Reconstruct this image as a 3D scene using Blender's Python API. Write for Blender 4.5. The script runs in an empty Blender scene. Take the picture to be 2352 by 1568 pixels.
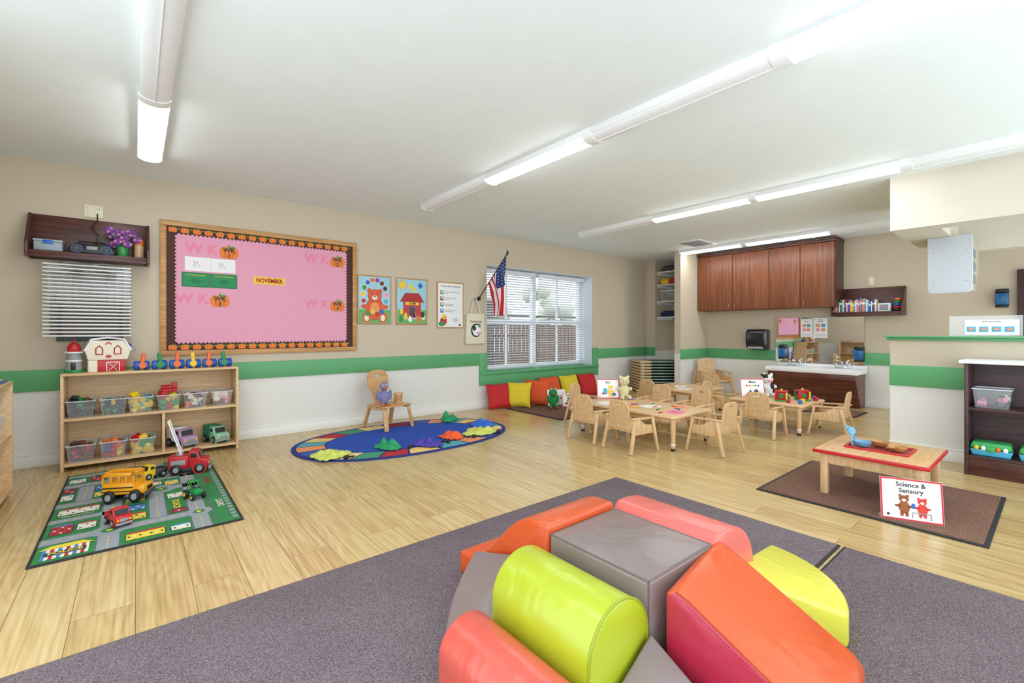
import bpy,bmesh,math,random
from mathutils import Vector,Matrix,Euler,noise
random.seed(7)
sc=bpy.context.scene
col=sc.collection
R=math.radians
def lin(c):
    c=c/255.0
    return c/12.92 if c<=0.04045 else ((c+0.055)/1.055)**2.4
def rgb(t): return (lin(t[0]),lin(t[1]),lin(t[2]),1)
MATS={}
def base(name):
    m=bpy.data.materials.new(name);m.use_nodes=True
    nt=m.node_tree;b=nt.nodes['Principled BSDF']
    return m,nt,b
def N(nt,t,**k):
    n=nt.nodes.new(t)
    for a,v in k.items(): setattr(n,a,v)
    return n
def pos(nt,scale=(1,1,1),rot=(0,0,0),obj=True):
    tc=N(nt,'ShaderNodeTexCoord');mp=N(nt,'ShaderNodeMapping')
    mp.inputs['Scale'].default_value=scale;mp.inputs['Rotation'].default_value=rot
    nt.links.new(tc.outputs['Object'],mp.inputs[0])
    return mp.outputs[0]
def mat(name,c,rough=.5,metal=0,bump=0,bscale=80,var=0,vscale=6,em=0,alpha=1,coat=0,spec=.5,trans=0):
    if name in MATS: return MATS[name]
    m,nt,b=base(name)
    b.inputs['Base Color'].default_value=rgb(c);b.inputs['Roughness'].default_value=rough
    b.inputs['Metallic'].default_value=metal;b.inputs['Specular IOR Level'].default_value=spec
    if alpha<1: b.inputs['Alpha'].default_value=alpha
    p=pos(nt)
    n=N(nt,'ShaderNodeTexNoise');n.inputs['Scale'].default_value=vscale;n.inputs['Detail'].default_value=3
    nt.links.new(p,n.inputs['Vector'])
    v=max(var,.03)
    mx=N(nt,'ShaderNodeMix',data_type='RGBA')
    mx.inputs[6].default_value=tuple(x*(1-v) for x in rgb(c)[:3])+(1,)
    mx.inputs[7].default_value=tuple(min(1,x*(1+v)) for x in rgb(c)[:3])+(1,)
    nt.links.new(n.outputs[0],mx.inputs[0]);nt.links.new(mx.outputs[2],b.inputs['Base Color'])
    if bump:
        n2=N(nt,'ShaderNodeTexNoise');n2.inputs['Scale'].default_value=bscale;n2.inputs['Detail'].default_value=4
        nt.links.new(p,n2.inputs['Vector'])
        bp=N(nt,'ShaderNodeBump');bp.inputs['Strength'].default_value=bump;bp.inputs['Distance'].default_value=.01
        nt.links.new(n2.outputs[0],bp.inputs['Height']);nt.links.new(bp.outputs[0],b.inputs['Normal'])
    MATS[name]=m;return m
def wood(name,c1,c2,rough=.4,scale=(2,30,30),coat=0):
    if name in MATS: return MATS[name]
    m,nt,b=base(name)
    p=pos(nt,scale)
    n=N(nt,'ShaderNodeTexNoise');n.inputs['Scale'].default_value=1.5;n.inputs['Detail'].default_value=5;n.inputs['Distortion'].default_value=.6
    nt.links.new(p,n.inputs['Vector'])
    cr=N(nt,'ShaderNodeValToRGB');cr.color_ramp.elements[0].position=.35;cr.color_ramp.elements[1].position=.68
    cr.color_ramp.elements[0].color=rgb(c1);cr.color_ramp.elements[1].color=rgb(c2)
    nt.links.new(n.outputs[0],cr.inputs[0]);nt.links.new(cr.outputs[0],b.inputs['Base Color'])
    b.inputs['Roughness'].default_value=rough
    MATS[name]=m;return m
# ---- mesh builder
def curve_mesh(cu):
    o=bpy.data.objects.new('tmp',cu);col.objects.link(o)
    dg=bpy.context.evaluated_depsgraph_get()
    me=bpy.data.meshes.new_from_object(o.evaluated_get(dg))
    bpy.data.objects.remove(o);return me
def TR(x=0,y=0,z=0,rx=0,ry=0,rz=0,s=1):
    return Matrix.Translation((x,y,z))@Euler((R(rx),R(ry),R(rz))).to_matrix().to_4x4()@Matrix.Scale(s,4)
class M:
    def __init__(s): s.V=[];s.Fc=[];s.FM=[];s.mats=[];s.X=Matrix()
    def mi(s,m):
        if m not in s.mats: s.mats.append(m)
        return s.mats.index(m)
    def app(s,bm,m,X=None):
        X=s.X@X if X is not None else s.X
        i=s.mi(m);o=len(s.V)
        bm.verts.ensure_lookup_table();bm.verts.index_update()
        flip=X.determinant()<0
        for v in bm.verts: s.V.append(X@v.co)
        for f in bm.faces:
            ix=[v.index+o for v in f.verts]
            if flip: ix.reverse()
            s.Fc.append(ix);s.FM.append(i)
        bm.free();return s
    def box(s,c,d,m,bev=0,rot=(0,0,0),seg=2):
        bm=bmesh.new();bmesh.ops.create_cube(bm,size=1)
        for v in bm.verts: v.co=Vector((v.co.x*d[0],v.co.y*d[1],v.co.z*d[2]))
        if bev: bmesh.ops.bevel(bm,geom=bm.edges[:],offset=min(bev,min(d)*.49),segments=seg,affect='EDGES',profile=.5)
        return s.app(bm,m,TR(*c,*rot))
    def bx(s,x0,x1,y0,y1,z0,z1,m,bev=0):
        return s.box(((x0+x1)/2,(y0+y1)/2,(z0+z1)/2),(abs(x1-x0),abs(y1-y0),abs(z1-z0)),m,bev)
    def cyl(s,c,r,h,m,r2=None,seg=20,rot=(0,0,0),bev=0,sx=1,sy=1):
        bm=bmesh.new();bmesh.ops.create_cone(bm,cap_ends=True,segments=seg,radius1=r,radius2=r if r2 is None else r2,depth=h)
        if bev: bmesh.ops.bevel(bm,geom=[e for e in bm.edges if abs(e.verts[0].co.z-e.verts[1].co.z)<1e-5],offset=bev,segments=2,affect='EDGES',profile=.5)
        return s.app(bm,m,TR(*c,*rot)@Matrix.Diagonal((sx,sy,1,1)))
    def sph(s,c,r,m,seg=16,rot=(0,0,0)):
        if not hasattr(r,'__len__'): r=(r,r,r)
        bm=bmesh.new();bmesh.ops.create_uvsphere(bm,u_segments=seg,v_segments=max(6,seg//2+2),radius=1)
        return s.app(bm,m,TR(*c,*rot)@Matrix.Diagonal((r[0],r[1],r[2],1)))
    def beam(s,p0,p1,w,d,m,bev=0):
        p0=Vector(p0);p1=Vector(p1);L=(p1-p0).length;q=(p1-p0).to_track_quat('Z','Y')
        bm=bmesh.new();bmesh.ops.create_cube(bm,size=1)
        for v in bm.verts: v.co=Vector((v.co.x*w,v.co.y*d,v.co.z*L))
        if bev: bmesh.ops.bevel(bm,geom=bm.edges[:],offset=bev,segments=2,affect='EDGES',profile=.5)
        return s.app(bm,m,Matrix.Translation((p0+p1)/2)@q.to_matrix().to_4x4())
    def rod(s,p0,p1,r,m,r2=None,seg=8):
        p0=Vector(p0);p1=Vector(p1);L=(p1-p0).length;q=(p1-p0).to_track_quat('Z','Y')
        bm=bmesh.new();bmesh.ops.create_cone(bm,cap_ends=True,segments=seg,radius1=r,radius2=r if r2 is None else r2,depth=L)
        return s.app(bm,m,Matrix.Translation((p0+p1)/2)@q.to_matrix().to_4x4())
    def tube(s,pts,r,m,seg=8):
        for a,b in zip(pts[:-1],pts[1:]): s.rod(a,b,r,m,seg=seg)
        for a in pts[1:-1]: s.sph(a,r,m,seg=8)
        return s
    def prism(s,poly,y0,y1,m,bev=0,seg=3,X=None,ang=25):
        bm=bmesh.new();vs=[bm.verts.new((p[0],y0,p[1])) for p in poly];f=bm.faces.new(vs)
        r=bmesh.ops.extrude_face_region(bm,geom=[f])
        for v in r['geom']:
            if isinstance(v,bmesh.types.BMVert): v.co.y=y1
        bmesh.ops.recalc_face_normals(bm,faces=bm.faces[:])
        if bev:
            es=[e for e in bm.edges if len(e.link_faces)==2 and e.calc_face_angle(0)>R(ang)]
            bmesh.ops.bevel(bm,geom=es,offset=bev,segments=seg,affect='EDGES',profile=.5)
        return s.app(bm,m,X)
    def faces(s,verts,fs,m):
        bm=bmesh.new();vv=[bm.verts.new(v) for v in verts]
        for f in fs: bm.faces.new([vv[i] for i in f])
        return s.app(bm,m)
    def shape(s,loops,t,m,bev=0,X=None):
        cu=bpy.data.curves.new('t','CURVE');cu.dimensions='2D';cu.fill_mode='BOTH';cu.extrude=t/2-bev;cu.bevel_depth=bev;cu.bevel_resolution=1
        for lp in loops:
            sp=cu.splines.new('POLY');sp.points.add(len(lp)-1)
            for i,p in enumerate(lp): sp.points[i].co=(p[0],p[1],0,1)
            sp.use_cyclic_u=True
        me=curve_mesh(cu);bm=bmesh.new();bm.from_mesh(me)
        return s.app(bm,m,(X or Matrix())@TR(rx=90))
    def text(s,t,size,c,m,al='CENTER',flat=False,rot=0,off=.012,X=None,sx=1):
        cu=bpy.data.curves.new('t','FONT');cu.body=t;cu.size=size;cu.align_x=al;cu.align_y='CENTER';cu.offset=off*size;cu.resolution_u=3
        me=curve_mesh(cu);bm=bmesh.new();bm.from_mesh(me)
        Q=TR(*c,rz=rot) if flat else TR(*c,rx=90)@TR(rz=rot)
        return s.app(bm,m,Q@Matrix.Diagonal((sx,1,1,1)))
    def disc(s,c,rx,rz,m,seg=20,flat=False,rot=0):
        bm=bmesh.new();bmesh.ops.create_circle(bm,cap_ends=True,segments=seg,radius=1)
        Q=TR(*c,rz=rot) if flat else TR(*c,rx=90)@TR(rz=rot)
        return s.app(bm,m,Q@Matrix.Diagonal((rx,rz,1,1)))
    def quad(s,x0,x1,z0,z1,y,m,flat=False):
        if flat: return s.faces([(x0,z0,y),(x1,z0,y),(x1,z1,y),(x0,z1,y)],[(0,1,2,3)],m)
        return s.faces([(x0,y,z0),(x1,y,z0),(x1,y,z1),(x0,y,z1)],[(0,1,2,3)],m)
    def obj(s,name,parent=None,loc=(0,0,0),rz=0,rot=None,label=None,cat=None,group=None,kind=None,ang=38,remesh=0,sub=0):
        me=bpy.data.meshes.new(name);me.from_pydata([tuple(v) for v in s.V],[],s.Fc)
        for m in s.mats: me.materials.append(m)
        me.polygons.foreach_set('material_index',s.FM)
        me.polygons.foreach_set('use_smooth',[True]*len(me.polygons))
        me.update()
        if not remesh:
            try: me.set_sharp_from_angle(angle=R(ang))
            except Exception: pass
        o=bpy.data.objects.new(name,me);col.objects.link(o)
        o.location=loc;o.rotation_euler=rot if rot else (0,0,R(rz))
        if parent: o.parent=parent
        if remesh:
            r=o.modifiers.new('r','REMESH');r.mode='VOXEL';r.voxel_size=remesh;r.use_smooth_shade=True
            q=o.modifiers.new('s','SMOOTH');q.iterations=4
        tag(o,label,cat,group,kind);return o
def tag(o,label=None,cat=None,group=None,kind=None):
    if label:o['label']=label
    if cat:o['category']=cat
    if group:o['group']=group
    if kind:o['kind']=kind
def E(name,label,cat,loc,rz=0,group=None,s=1):
    o=bpy.data.objects.new(name,None);o.empty_display_size=.05;col.objects.link(o)
    o.location=loc;o.rotation_euler=(0,0,R(rz));o.scale=(s,s,s) if not hasattr(s,'__len__') else s;tag(o,label,cat,group);return o
def dup(src,loc,rz=None,label=None,s=None):
    def cp(o,par):
        n=o.copy();col.objects.link(n)
        if par: n.parent=par
        for c in o.children: cp(c,n)
        return n
    n=cp(src,None);n.location=loc
    if rz is not None:n.rotation_euler=(0,0,R(rz))
    if s:n.scale=(s,s,s)
    if label:n['label']=label
    return n
# ---- palette
white=mat('white_paint',(240,241,242),.5)
ceilm=mat('ceiling_paint',(238,246,247),.8,bump=.05,bscale=60)
trimw=mat('trim_white',(236,235,232),.4)
green=mat('stripe_green',(92,166,110),.45)
def wallmat():
    m,nt,b=base('wall_paint');g=N(nt,'ShaderNodeNewGeometry');sp=N(nt,'ShaderNodeSeparateXYZ');nt.links.new(g.outputs['Position'],sp.inputs[0])
    cr=N(nt,'ShaderNodeMath',operation='GREATER_THAN');cr.inputs[1].default_value=.74;nt.links.new(sp.outputs[2],cr.inputs[0])
    mx=N(nt,'ShaderNodeMix',data_type='RGBA');mx.inputs[6].default_value=rgb((228,226,221));mx.inputs[7].default_value=rgb((203,189,167))
    nt.links.new(cr.outputs[0],mx.inputs[0]);nt.links.new(mx.outputs[2],b.inputs['Base Color']);b.inputs['Roughness'].default_value=.6
    n=N(nt,'ShaderNodeTexNoise');n.inputs['Scale'].default_value=90;n.inputs['Detail'].default_value=3;nt.links.new(g.outputs['Position'],n.inputs['Vector'])
    bp=N(nt,'ShaderNodeBump');bp.inputs['Strength'].default_value=.25;bp.inputs['Distance'].default_value=.004
    nt.links.new(n.outputs[0],bp.inputs['Height']);nt.links.new(bp.outputs[0],b.inputs['Normal']);return m
wallm=wallmat()
soff=mat('soffit_paint',(216,208,192),.6,bump=.15,bscale=90)
def floormat():
    m,nt,b=base('plank_floor');g=N(nt,'ShaderNodeNewGeometry');sp=N(nt,'ShaderNodeSeparateXYZ');nt.links.new(g.outputs['Position'],sp.inputs[0])
    cb=N(nt,'ShaderNodeCombineXYZ');nt.links.new(sp.outputs[1],cb.inputs[0]);nt.links.new(sp.outputs[0],cb.inputs[1])
    br=N(nt,'ShaderNodeTexBrick');br.offset=.37;br.offset_frequency=2
    br.inputs['Color1'].default_value=(0,0,0,1);br.inputs['Color2'].default_value=(1,1,1,1);br.inputs['Mortar'].default_value=(.5,.5,.5,1)
    br.inputs['Scale'].default_value=1;br.inputs['Mortar Size'].default_value=.0012;br.inputs['Mortar Smooth'].default_value=.1
    br.inputs['Brick Width'].default_value=1.25;br.inputs['Row Height'].default_value=.2
    nt.links.new(cb.outputs[0],br.inputs['Vector'])
    ml=N(nt,'ShaderNodeMath',operation='MULTIPLY');ml.inputs[1].default_value=37;nt.links.new(br.outputs['Color'],ml.inputs[0])
    def grain(scale,sc2,dist,det):
        mp=N(nt,'ShaderNodeMapping');mp.inputs['Scale'].default_value=scale;nt.links.new(cb.outputs[0],mp.inputs[0])
        n=N(nt,'ShaderNodeTexNoise',noise_dimensions='4D');n.inputs['Scale'].default_value=sc2;n.inputs['Detail'].default_value=det;n.inputs['Distortion'].default_value=dist
        nt.links.new(mp.outputs[0],n.inputs['Vector']);nt.links.new(ml.outputs[0],n.inputs['W']);return n
    n1=grain((.7,5,1),1.0,.3,1)
    n2=grain((1.8,55,1),1.2,.2,5)
    wv=N(nt,'ShaderNodeMath',operation='MULTIPLY');wv.inputs[1].default_value=90;nt.links.new(n1.outputs[0],wv.inputs[0])
    sn=N(nt,'ShaderNodeMath',operation='SINE');nt.links.new(wv.outputs[0],sn.inputs[0])
    a=N(nt,'ShaderNodeMath',operation='MULTIPLY_ADD');a.inputs[1].default_value=.055;nt.links.new(sn.outputs[0],a.inputs[0]);nt.links.new(n2.outputs[0],a.inputs[2])
    a2=N(nt,'ShaderNodeMath',operation='MULTIPLY_ADD');a2.inputs[1].default_value=.18;nt.links.new(br.outputs['Color'],a2.inputs[0]);nt.links.new(a.outputs[0],a2.inputs[2])
    cr=N(nt,'ShaderNodeValToRGB');e=cr.color_ramp.elements;e[0].position=.3;e[0].color=rgb((168,134,84));e[1].position=.98;e[1].color=rgb((216,194,148))
    k=cr.color_ramp.elements.new(.6);k.color=rgb((197,168,115))
    nt.links.new(a2.outputs[0],cr.inputs[0])
    mx=N(nt,'ShaderNodeMix',data_type='RGBA');mx.inputs[7].default_value=rgb((116,88,58));nt.links.new(br.outputs['Fac'],mx.inputs[0]);nt.links.new(cr.outputs[0],mx.inputs[6])
    nt.links.new(mx.outputs[2],b.inputs['Base Color'])
    b.inputs['Roughness'].default_value=.24;b.inputs['Specular IOR Level'].default_value=.5
    return m
def carpet(name,c1,c2,sc_=220):
    m,nt,b=base(name);g=N(nt,'ShaderNodeNewGeometry')
    n=N(nt,'ShaderNodeTexNoise');n.inputs['Scale'].default_value=sc_;n.inputs['Detail'].default_value=2;nt.links.new(g.outputs['Position'],n.inputs['Vector'])
    n0=N(nt,'ShaderNodeTexNoise');n0.inputs['Scale'].default_value=3;n0.inputs['Detail'].default_value=4;nt.links.new(g.outputs['Position'],n0.inputs['Vector'])
    ad=N(nt,'ShaderNodeMath',operation='MULTIPLY_ADD');ad.inputs[1].default_value=.12;nt.links.new(n0.outputs[0],ad.inputs[0]);nt.links.new(n.outputs[0],ad.inputs[2])
    cr=N(nt,'ShaderNodeValToRGB');e=cr.color_ramp.elements;e[0].position=.42;e[0].color=rgb(c1);e[1].position=.70;e[1].color=rgb(c2)
    nt.links.new(ad.outputs[0],cr.inputs[0]);nt.links.new(cr.outputs[0],b.inputs['Base Color']);b.inputs['Roughness'].default_value=.95;b.inputs['Specular IOR Level'].default_value=.1
    bp=N(nt,'ShaderNodeBump');bp.inputs['Strength'].default_value=.4;bp.inputs['Distance'].default_value=.004;nt.links.new(n.outputs[0],bp.inputs['Height']);nt.links.new(bp.outputs[0],b.inputs['Normal'])
    return m
floorm=floormat();carp=carpet('carpet_mauve',(84,73,78),(136,122,127),260);carpb=carpet('carpet_brown',(92,64,54),(142,110,94),260)
maple=wood('maple',(214,176,128),(230,198,154),.38)
birch=wood('birch_chair',(204,164,116),(222,188,144),.4,(30,30,3))
oak=wood('oak_frame',(178,126,70),(206,158,98),.4)
walnut=wood('walnut',(64,32,28),(98,54,44),.35,(3,30,30))
cherry=wood('cabinet_cherry',(106,56,34),(142,84,50),.42,(34,34,1.2))
darkw=wood('dark_espresso',(58,36,38),(84,54,54),.4,(2,30,30))
black=mat('black_plastic',(24,24,26),.35);dgrey=mat('dark_grey',(70,72,76),.5);grey=mat('grey_plastic',(150,152,155),.45)
rubber=mat('black_rubber',(34,34,36),.7)
chrome=mat('chrome',(215,218,222),.12,1);metalw=mat('wire_metal',(222,224,224),.4,.1);nickel=mat('nickel',(150,140,130),.3,.8)
clear=mat('clear_plastic',(225,232,238),.12,alpha=.22);blueglass=mat('blue_clear_plastic',(40,110,165),.2,alpha=.75)
paper=mat('paper_white',(240,240,240),.7)
red=mat('toy_red',(190,28,34),.35);blue=mat('toy_blue',(28,92,188),.35);yel=mat('toy_yellow',(236,198,34),.35);grn=mat('toy_green',(26,140,68),.35)
org=mat('toy_orange',(230,108,30),.35);pur=mat('toy_purple',(120,70,170),.4);pink=mat('pink',(232,150,178),.5);cyan=mat('toy_cyan',(70,170,205),.4)
brown=mat('brown',(110,62,36),.6);teal=mat('teal',(30,130,110),.5);cream=mat('cream',(238,230,210),.6);lpink=mat('letter_pink',(236,134,166),.6)
redtxt=mat('sign_red',(206,32,44),.5)
TOY=[red,blue,yel,grn,org,pur]
# ================= ROOM =================
H=2.6
m=M();m.bx(-1.1,9.3,-.9,5.6,-.1,0,floorm);m.obj('floor',kind='structure')
m=M();m.bx(-1.1,9.3,-2.2,5.9,H,H+.1,ceilm);m.obj('ceiling',kind='structure')
m=M()
m.bx(-1.1,4.08,5.54,5.9,0,H,wallm);m.bx(6.49,8.22,5.54,5.9,0,H,wallm);m.bx(4.08,6.49,5.54,5.9,0,.5,wallm);m.bx(4.08,6.49,5.54,5.9,2.15,H,wallm)
m.obj('wall_back',kind='structure')
m=M();m.bx(8.55,8.7,-2.2,4.46,0,H,wallm);m.obj('wall_right',kind='structure')
m=M();m.bx(7.576,8.7,4.40,4.52,0,H,wallm);m.bx(8.85,8.95,4.46,5.9,0,H,wallm);m.bx(8.22,8.9,5.335,5.9,0,H,wallm);m.obj('wall_alcove',kind='structure')
m=M();m.bx(-1.2,-1.06,3.0,5.6,0,H,wallm);m.obj('wall_left',kind='structure')
m=M();m.bx(5.53,5.65,-2.2,1.05,0,1.09,wallm);m.obj('wall_partition',kind='structure')
m=M();m.bx(5.46,5.72,-2.2,1.09,1.09,1.105,green,.004);m.bx(5.49,5.69,-2.2,1.07,1.065,1.09,green,.004);m.obj('trim_1',kind='structure')
m=M();m.bx(5.515,5.53,-2.2,1.055,.64,.83,green,.003);m.obj('trim_2',kind='structure')
m=M();m.bx(-1.06,4.08,5.52,5.54,.64,.82,green,.004);m.bx(6.49,8.22,5.52,5.54,.64,.82,green,.004)
m.bx(3.94,4.08,5.515,5.54,.34,.82,green,.003);m.bx(6.49,6.64,5.515,5.54,.34,.84,green,.003);m.bx(3.94,6.64,5.512,5.54,.34,.5,green,.003)
m.bx(3.96,6.62,5.48,5.84,.5,.53,green,.004);m.obj('trim_3',kind='structure')
m=M();m.bx(7.57,8.55,4.385,4.4,.64,.82,green,.003);m.bx(8.535,8.55,1.2,4.39,.64,.82,green,.003);m.bx(8.2,8.22,5.335,5.53,.64,.82,green);m.obj('trim_4',kind='structure')
def baseb(name,bx):
    m=M();m.bx(*bx,0,.1,trimw,.004);m.bx(*[b for b in bx],.1,.115,trimw,.004);m.obj(name,kind='structure')
baseb('baseboard_back',(-1.06,8.22,5.52,5.54));baseb('baseboard_right',(8.53,8.55,-2.2,4.4));baseb('baseboard_alcove',(7.57,8.53,4.38,4.4))
baseb('baseboard_partition',(5.512,5.53,-2.2,1.06));baseb('baseboard_left',(-1.06,-1.045,3.0,5.52))
m=M();m.bx(5.53,5.75,-2.2,1.05,2.10,H,soff);m.bx(5.75,7.0,.72,1.05,2.10,H,soff);m.bx(6.85,7.0,-2.2,.72,2.0,H,soff);m.obj('wall_soffit',kind='structure')
m=M();m.bx(8.5,8.55,-.55,.37,0,1.92,darkw,.005);m.bx(8.485,8.5,-.47,.29,.05,1.84,walnut,.01);m.obj('door_1',kind='structure')
# window
winw=mat('window_vinyl',(235,238,242),.4);glass=mat('window_glass',(130,136,142),.05,alpha=.1)
m=M()
for a,b in((4.08,4.15),(5.25,5.33),(6.42,6.49)): m.bx(a,b,5.80,5.88,.53,2.15,winw,.006)
for a,b in((4.15,5.25),(5.33,6.42)):
    m.bx(a,b,5.80,5.88,.53,.6,winw,.006);m.bx(a,b,5.80,5.88,2.08,2.15,winw,.006);m.bx(a,b,5.81,5.87,1.27,1.33,winw,.004)
    m.bx((a+b)/2-.012,(a+b)/2+.012,5.83,5.86,.6,2.08,winw)
    m.quad(a,b,.6,2.08,5.85,glass)
m.obj('window_1',kind='structure')
rev=mat('reveal_paint',(222,227,234),.6)
m=M();m.bx(4.075,4.085,5.541,5.8,.53,2.15,rev);m.bx(6.485,6.495,5.541,5.8,.53,2.15,rev);m.bx(4.08,6.49,5.541,5.8,2.145,2.155,rev);m.obj('trim_5',kind='structure')
slat=mat('blind_slat',(226,230,236),.45)
for i,(a,b) in enumerate(((4.10,5.27),(5.31,6.48))):
    e=E('window_blind','white horizontal slatted blind lowered over the window','blind',((a+b)/2,5.74,.56),group='blinds on the window')
    w=(b-a)/2-.01
    m=M();m.bx(-w,w,-.025,.03,1.5,1.57,slat,.004);m.obj('head_rail',e)
    m=M()
    for k in range(36):
        m.box((0,0,.04+k*.041),(2*w,.040,.0025),slat,rot=(-20,0,0))
    for x in(-w*.7,0,w*.7): m.rod((x,-.02,.01),(x,-.02,1.5),.002,slat,seg=4)
    m.obj('slats',e)
    m=M();m.bx(-w,w,-.02,.02,0,.02,slat,.004);m.obj('bottom_rail',e)
# outside
m=M();m.bx(0,16,5.95,20,-.1,0,mat('outside_paving',(104,100,94),.9,var=.1));m.obj('ground_outside',kind='structure')
m=M()
fw=wood('fence_wood',(112,86,70),(144,112,92),.8,(20,20,2))
for k in range(70):
    x=2.5+k*.13; m.bx(x,x+.10,8.0,8.03,0,1.3,fw)
m.bx(2.5,11.5,8.03,8.07,.3,.38,fw);m.bx(2.5,11.5,8.03,8.07,1.0,1.08,fw);m.obj('fence',label='brown wooden picket fence outside the window',cat='fence')
def tree(loc,s):
    e=E('tree','pale green leafy tree beyond the fence','tree',loc,group='trees outside')
    m=M();m.rod((0,0,0),(0,0,1.3*s),.1*s,brown,.06*s);m.obj('trunk',e)
    m=M();lf=mat('leaf_green',(196,202,180),.8,bump=.8,bscale=12,var=.2)
    for i in range(18):
        a=i*2.4;r=.8*s*random.uniform(.2,1);m.sph((math.cos(a)*r,math.sin(a)*r,1.7*s+random.uniform(-.5,.5)*s),.26*s*random.uniform(.5,1.1),lf,seg=10)
    m.obj('foliage',e)
tree((9.3,12.5,0),1.1);tree((12.6,13,0),1.3)
m=M();bw=mat('outside_post',(92,82,76),.8);m.bx(5.62,5.8,7.6,7.78,0,1.75,bw,.01);m.bx(5.58,5.84,7.56,7.82,1.7,1.8,bw,.01);m.bx(5.7,9,7.66,7.72,1.45,1.5,bw)
m.obj('fence_gate_post',label='dark brown gate post by the fence',cat='post')
m=M();bs=mat('outside_siding',(196,198,202),.8);m.bx(4.5,7.4,13,15,0,2.3,bs);m.prism([(4.2,2.2),(7.7,2.2),(5.95,3.0)],12.8,15.2,mat('outside_roof',(160,160,164),.8));m.obj('neighbour_house',label='grey house with pitched roof beyond the fence',cat='house')
# ================= CEILING LIGHTS =================
def tubem(s):
    m,nt,b=base('lit_diffuser');b.inputs['Base Color'].default_value=(1,1,1,1);b.inputs['Emission Color'].default_value=(.95,.985,1,1);b.inputs['Emission Strength'].default_value=s;return m
lit=tubem(18);unl=mat('unlit_diffuser',(238,240,242),.35)
arc=[(-.075*math.cos(t*math.pi/10),-.045-.034*math.sin(t*math.pi/10)) for t in range(11)]
prof=[(-.075,0)]+arc+[(.075,0)]
def light(x,y0,y1,on):
    e=E('ceiling_light','long white linear ceiling light, '+('switched on and glowing' if on else 'with an unlit ribbed cover'),'ceiling light',(x,(y0+y1)/2,H),group='linear ceiling lights')
    L=abs(y1-y0)/2
    m=M();m.prism(arc,-L+.02,L-.02,lit if on else unl);m.obj('diffuser',e)
    pc=[(p[0]*1.08,p[1]*1.05) for p in prof]
    m=M();m.prism(pc,-L,-L+.04,white);m.obj('end_cap',e)
    m=M();m.prism(pc,L-.04,L,white);m.obj('end_cap',e)
    m=M();m.bx(-.079,.079,-L+.04,L-.04,-.048,0,white,.003)
    if not on:
        for k in(-.05,-.025,0,.025,.05): m.bx(k-.0015,k+.0015,-L+.04,L-.04,-.084+abs(k)*.35,-.05,unl)
    m.obj('housing',e)
for x,y0,y1,on in [(.09,4.75,3.5,1),(.09,3.5,2.2,0),(.09,2.2,.95,1),(.09,.95,-.3,1),(2.57,4.64,3.45,0),(2.57,3.45,2.18,1),(2.57,2.18,.92,0),(2.57,.92,-.33,1),(5.07,4.52,3.32,0),(5.07,3.32,2.09,1),(5.07,2.09,.85,1),(5.07,.85,-.4,0),(7.62,4.42,3.29,1),(7.62,3.29,2.07,1),(7.62,2.07,.85,0)]: light(x,y0,y1,on)  # last lit pair of first row: out of view, added to brighten the room
m=M();m.bx(6.83,7.42,3.65,4.03,H-.015,H,white,.004)
for k in range(9): m.box((7.125,3.69+k*.0375,H-.02),(.5,.022,.003),grey,rot=(30,0,0))
m.obj('ceiling_vent',label='white square louvred ceiling air vent',cat='vent')
m=M();m.cyl((7.75,2.35,H-.02),.04,.04,white);m.cyl((7.75,2.35,H-.05),.012,.04,chrome);m.obj('sprinkler',label='small white ceiling sprinkler near the cabinets',cat='sprinkler')
# ================= RUGS =================
def mat_rug(name,x0,x1,y0,y1,cm,label,bw=.03):
    e=E(name,label,'floor mat',((x0+x1)/2,(y0+y1)/2,0));a=(x1-x0)/2;b=(y1-y0)/2
    m=M();m.bx(-a,a,-b,b,0,.008,rubber,.002);m.obj('rubber_edge',e)
    m=M();m.bx(-a+bw,a-bw,-b+bw,b-bw,.004,.014,cm,.004);m.obj('pile',e)
mat_rug('carpet_mat',-1.0,2.9,.758,2.23,carp,'large mauve grey carpet mat with black rubber edge',.012)
mat_rug('carpet_mat',-1.0,2.9,-.85,.742,carp,'large mauve grey carpet mat under the soft play blocks',.012)
mat_rug('entrance_mat',3.47,4.61,.25,1.42,carpb,'brown carpet mat with black edge under the science table',.022)
mat_rug('entrance_mat',4.22,5.75,4.12,5.25,carpb,'brown carpet mat in the reading corner')
mat_rug('entrance_mat',7.35,7.95,1.75,2.75,carpb,'brown carpet mat before the sink')
e=E('oval_rug','oval blue rug with a ring of multicoloured blocks','rug',(2.3,4.55,0))
navy=mat('rug_navy',(30,52,124),.95);rblue=mat('rug_blue',(30,76,178),.95,bump=.4,bscale=200)
def ell(rx,ry,t,n=2.25):
    c,s=math.cos(t),math.sin(t);return (rx*math.copysign(abs(c)**(2/n),c),ry*math.copysign(abs(s)**(2/n),s))
rx,ry=1.17,.74
m=M();pts=[ell(rx,ry,2*math.pi*k/96) for k in range(96)]
m.prism(pts,0,.010,navy,X=TR(rx=90));m.obj('rug_backing',e)
m=M();RC=[mat('rug_block_'+n,c,.95,bump=.4,bscale=200) for n,c in [('crimson',(186,34,52)),('gold',(236,200,116)),('sky',(84,170,184)),('peach',(238,150,104)),('navy',(56,90,170)),('wine',(150,34,60)),('sand',(240,212,150)),('green',(70,150,116))]]
nseg=24
for k in range(nseg):
    t0=2*math.pi*k/nseg;dt=2*math.pi/nseg
    for j in range(4):
        a=t0+dt*(.04+.92*j/4);b=t0+dt*(.04+.92*(j+1)/4)
        A=ell(rx-.045,ry-.04,a);B=ell(rx-.045,ry-.04,b);C=ell(rx-.30,ry-.22,b);D=ell(rx-.30,ry-.22,a)
        m.faces([(A[0],A[1],.0115),(B[0],B[1],.0115),(C[0],C[1],.0115),(D[0],D[1],.0115)],[(0,1,2,3)],RC[k%8])
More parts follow.
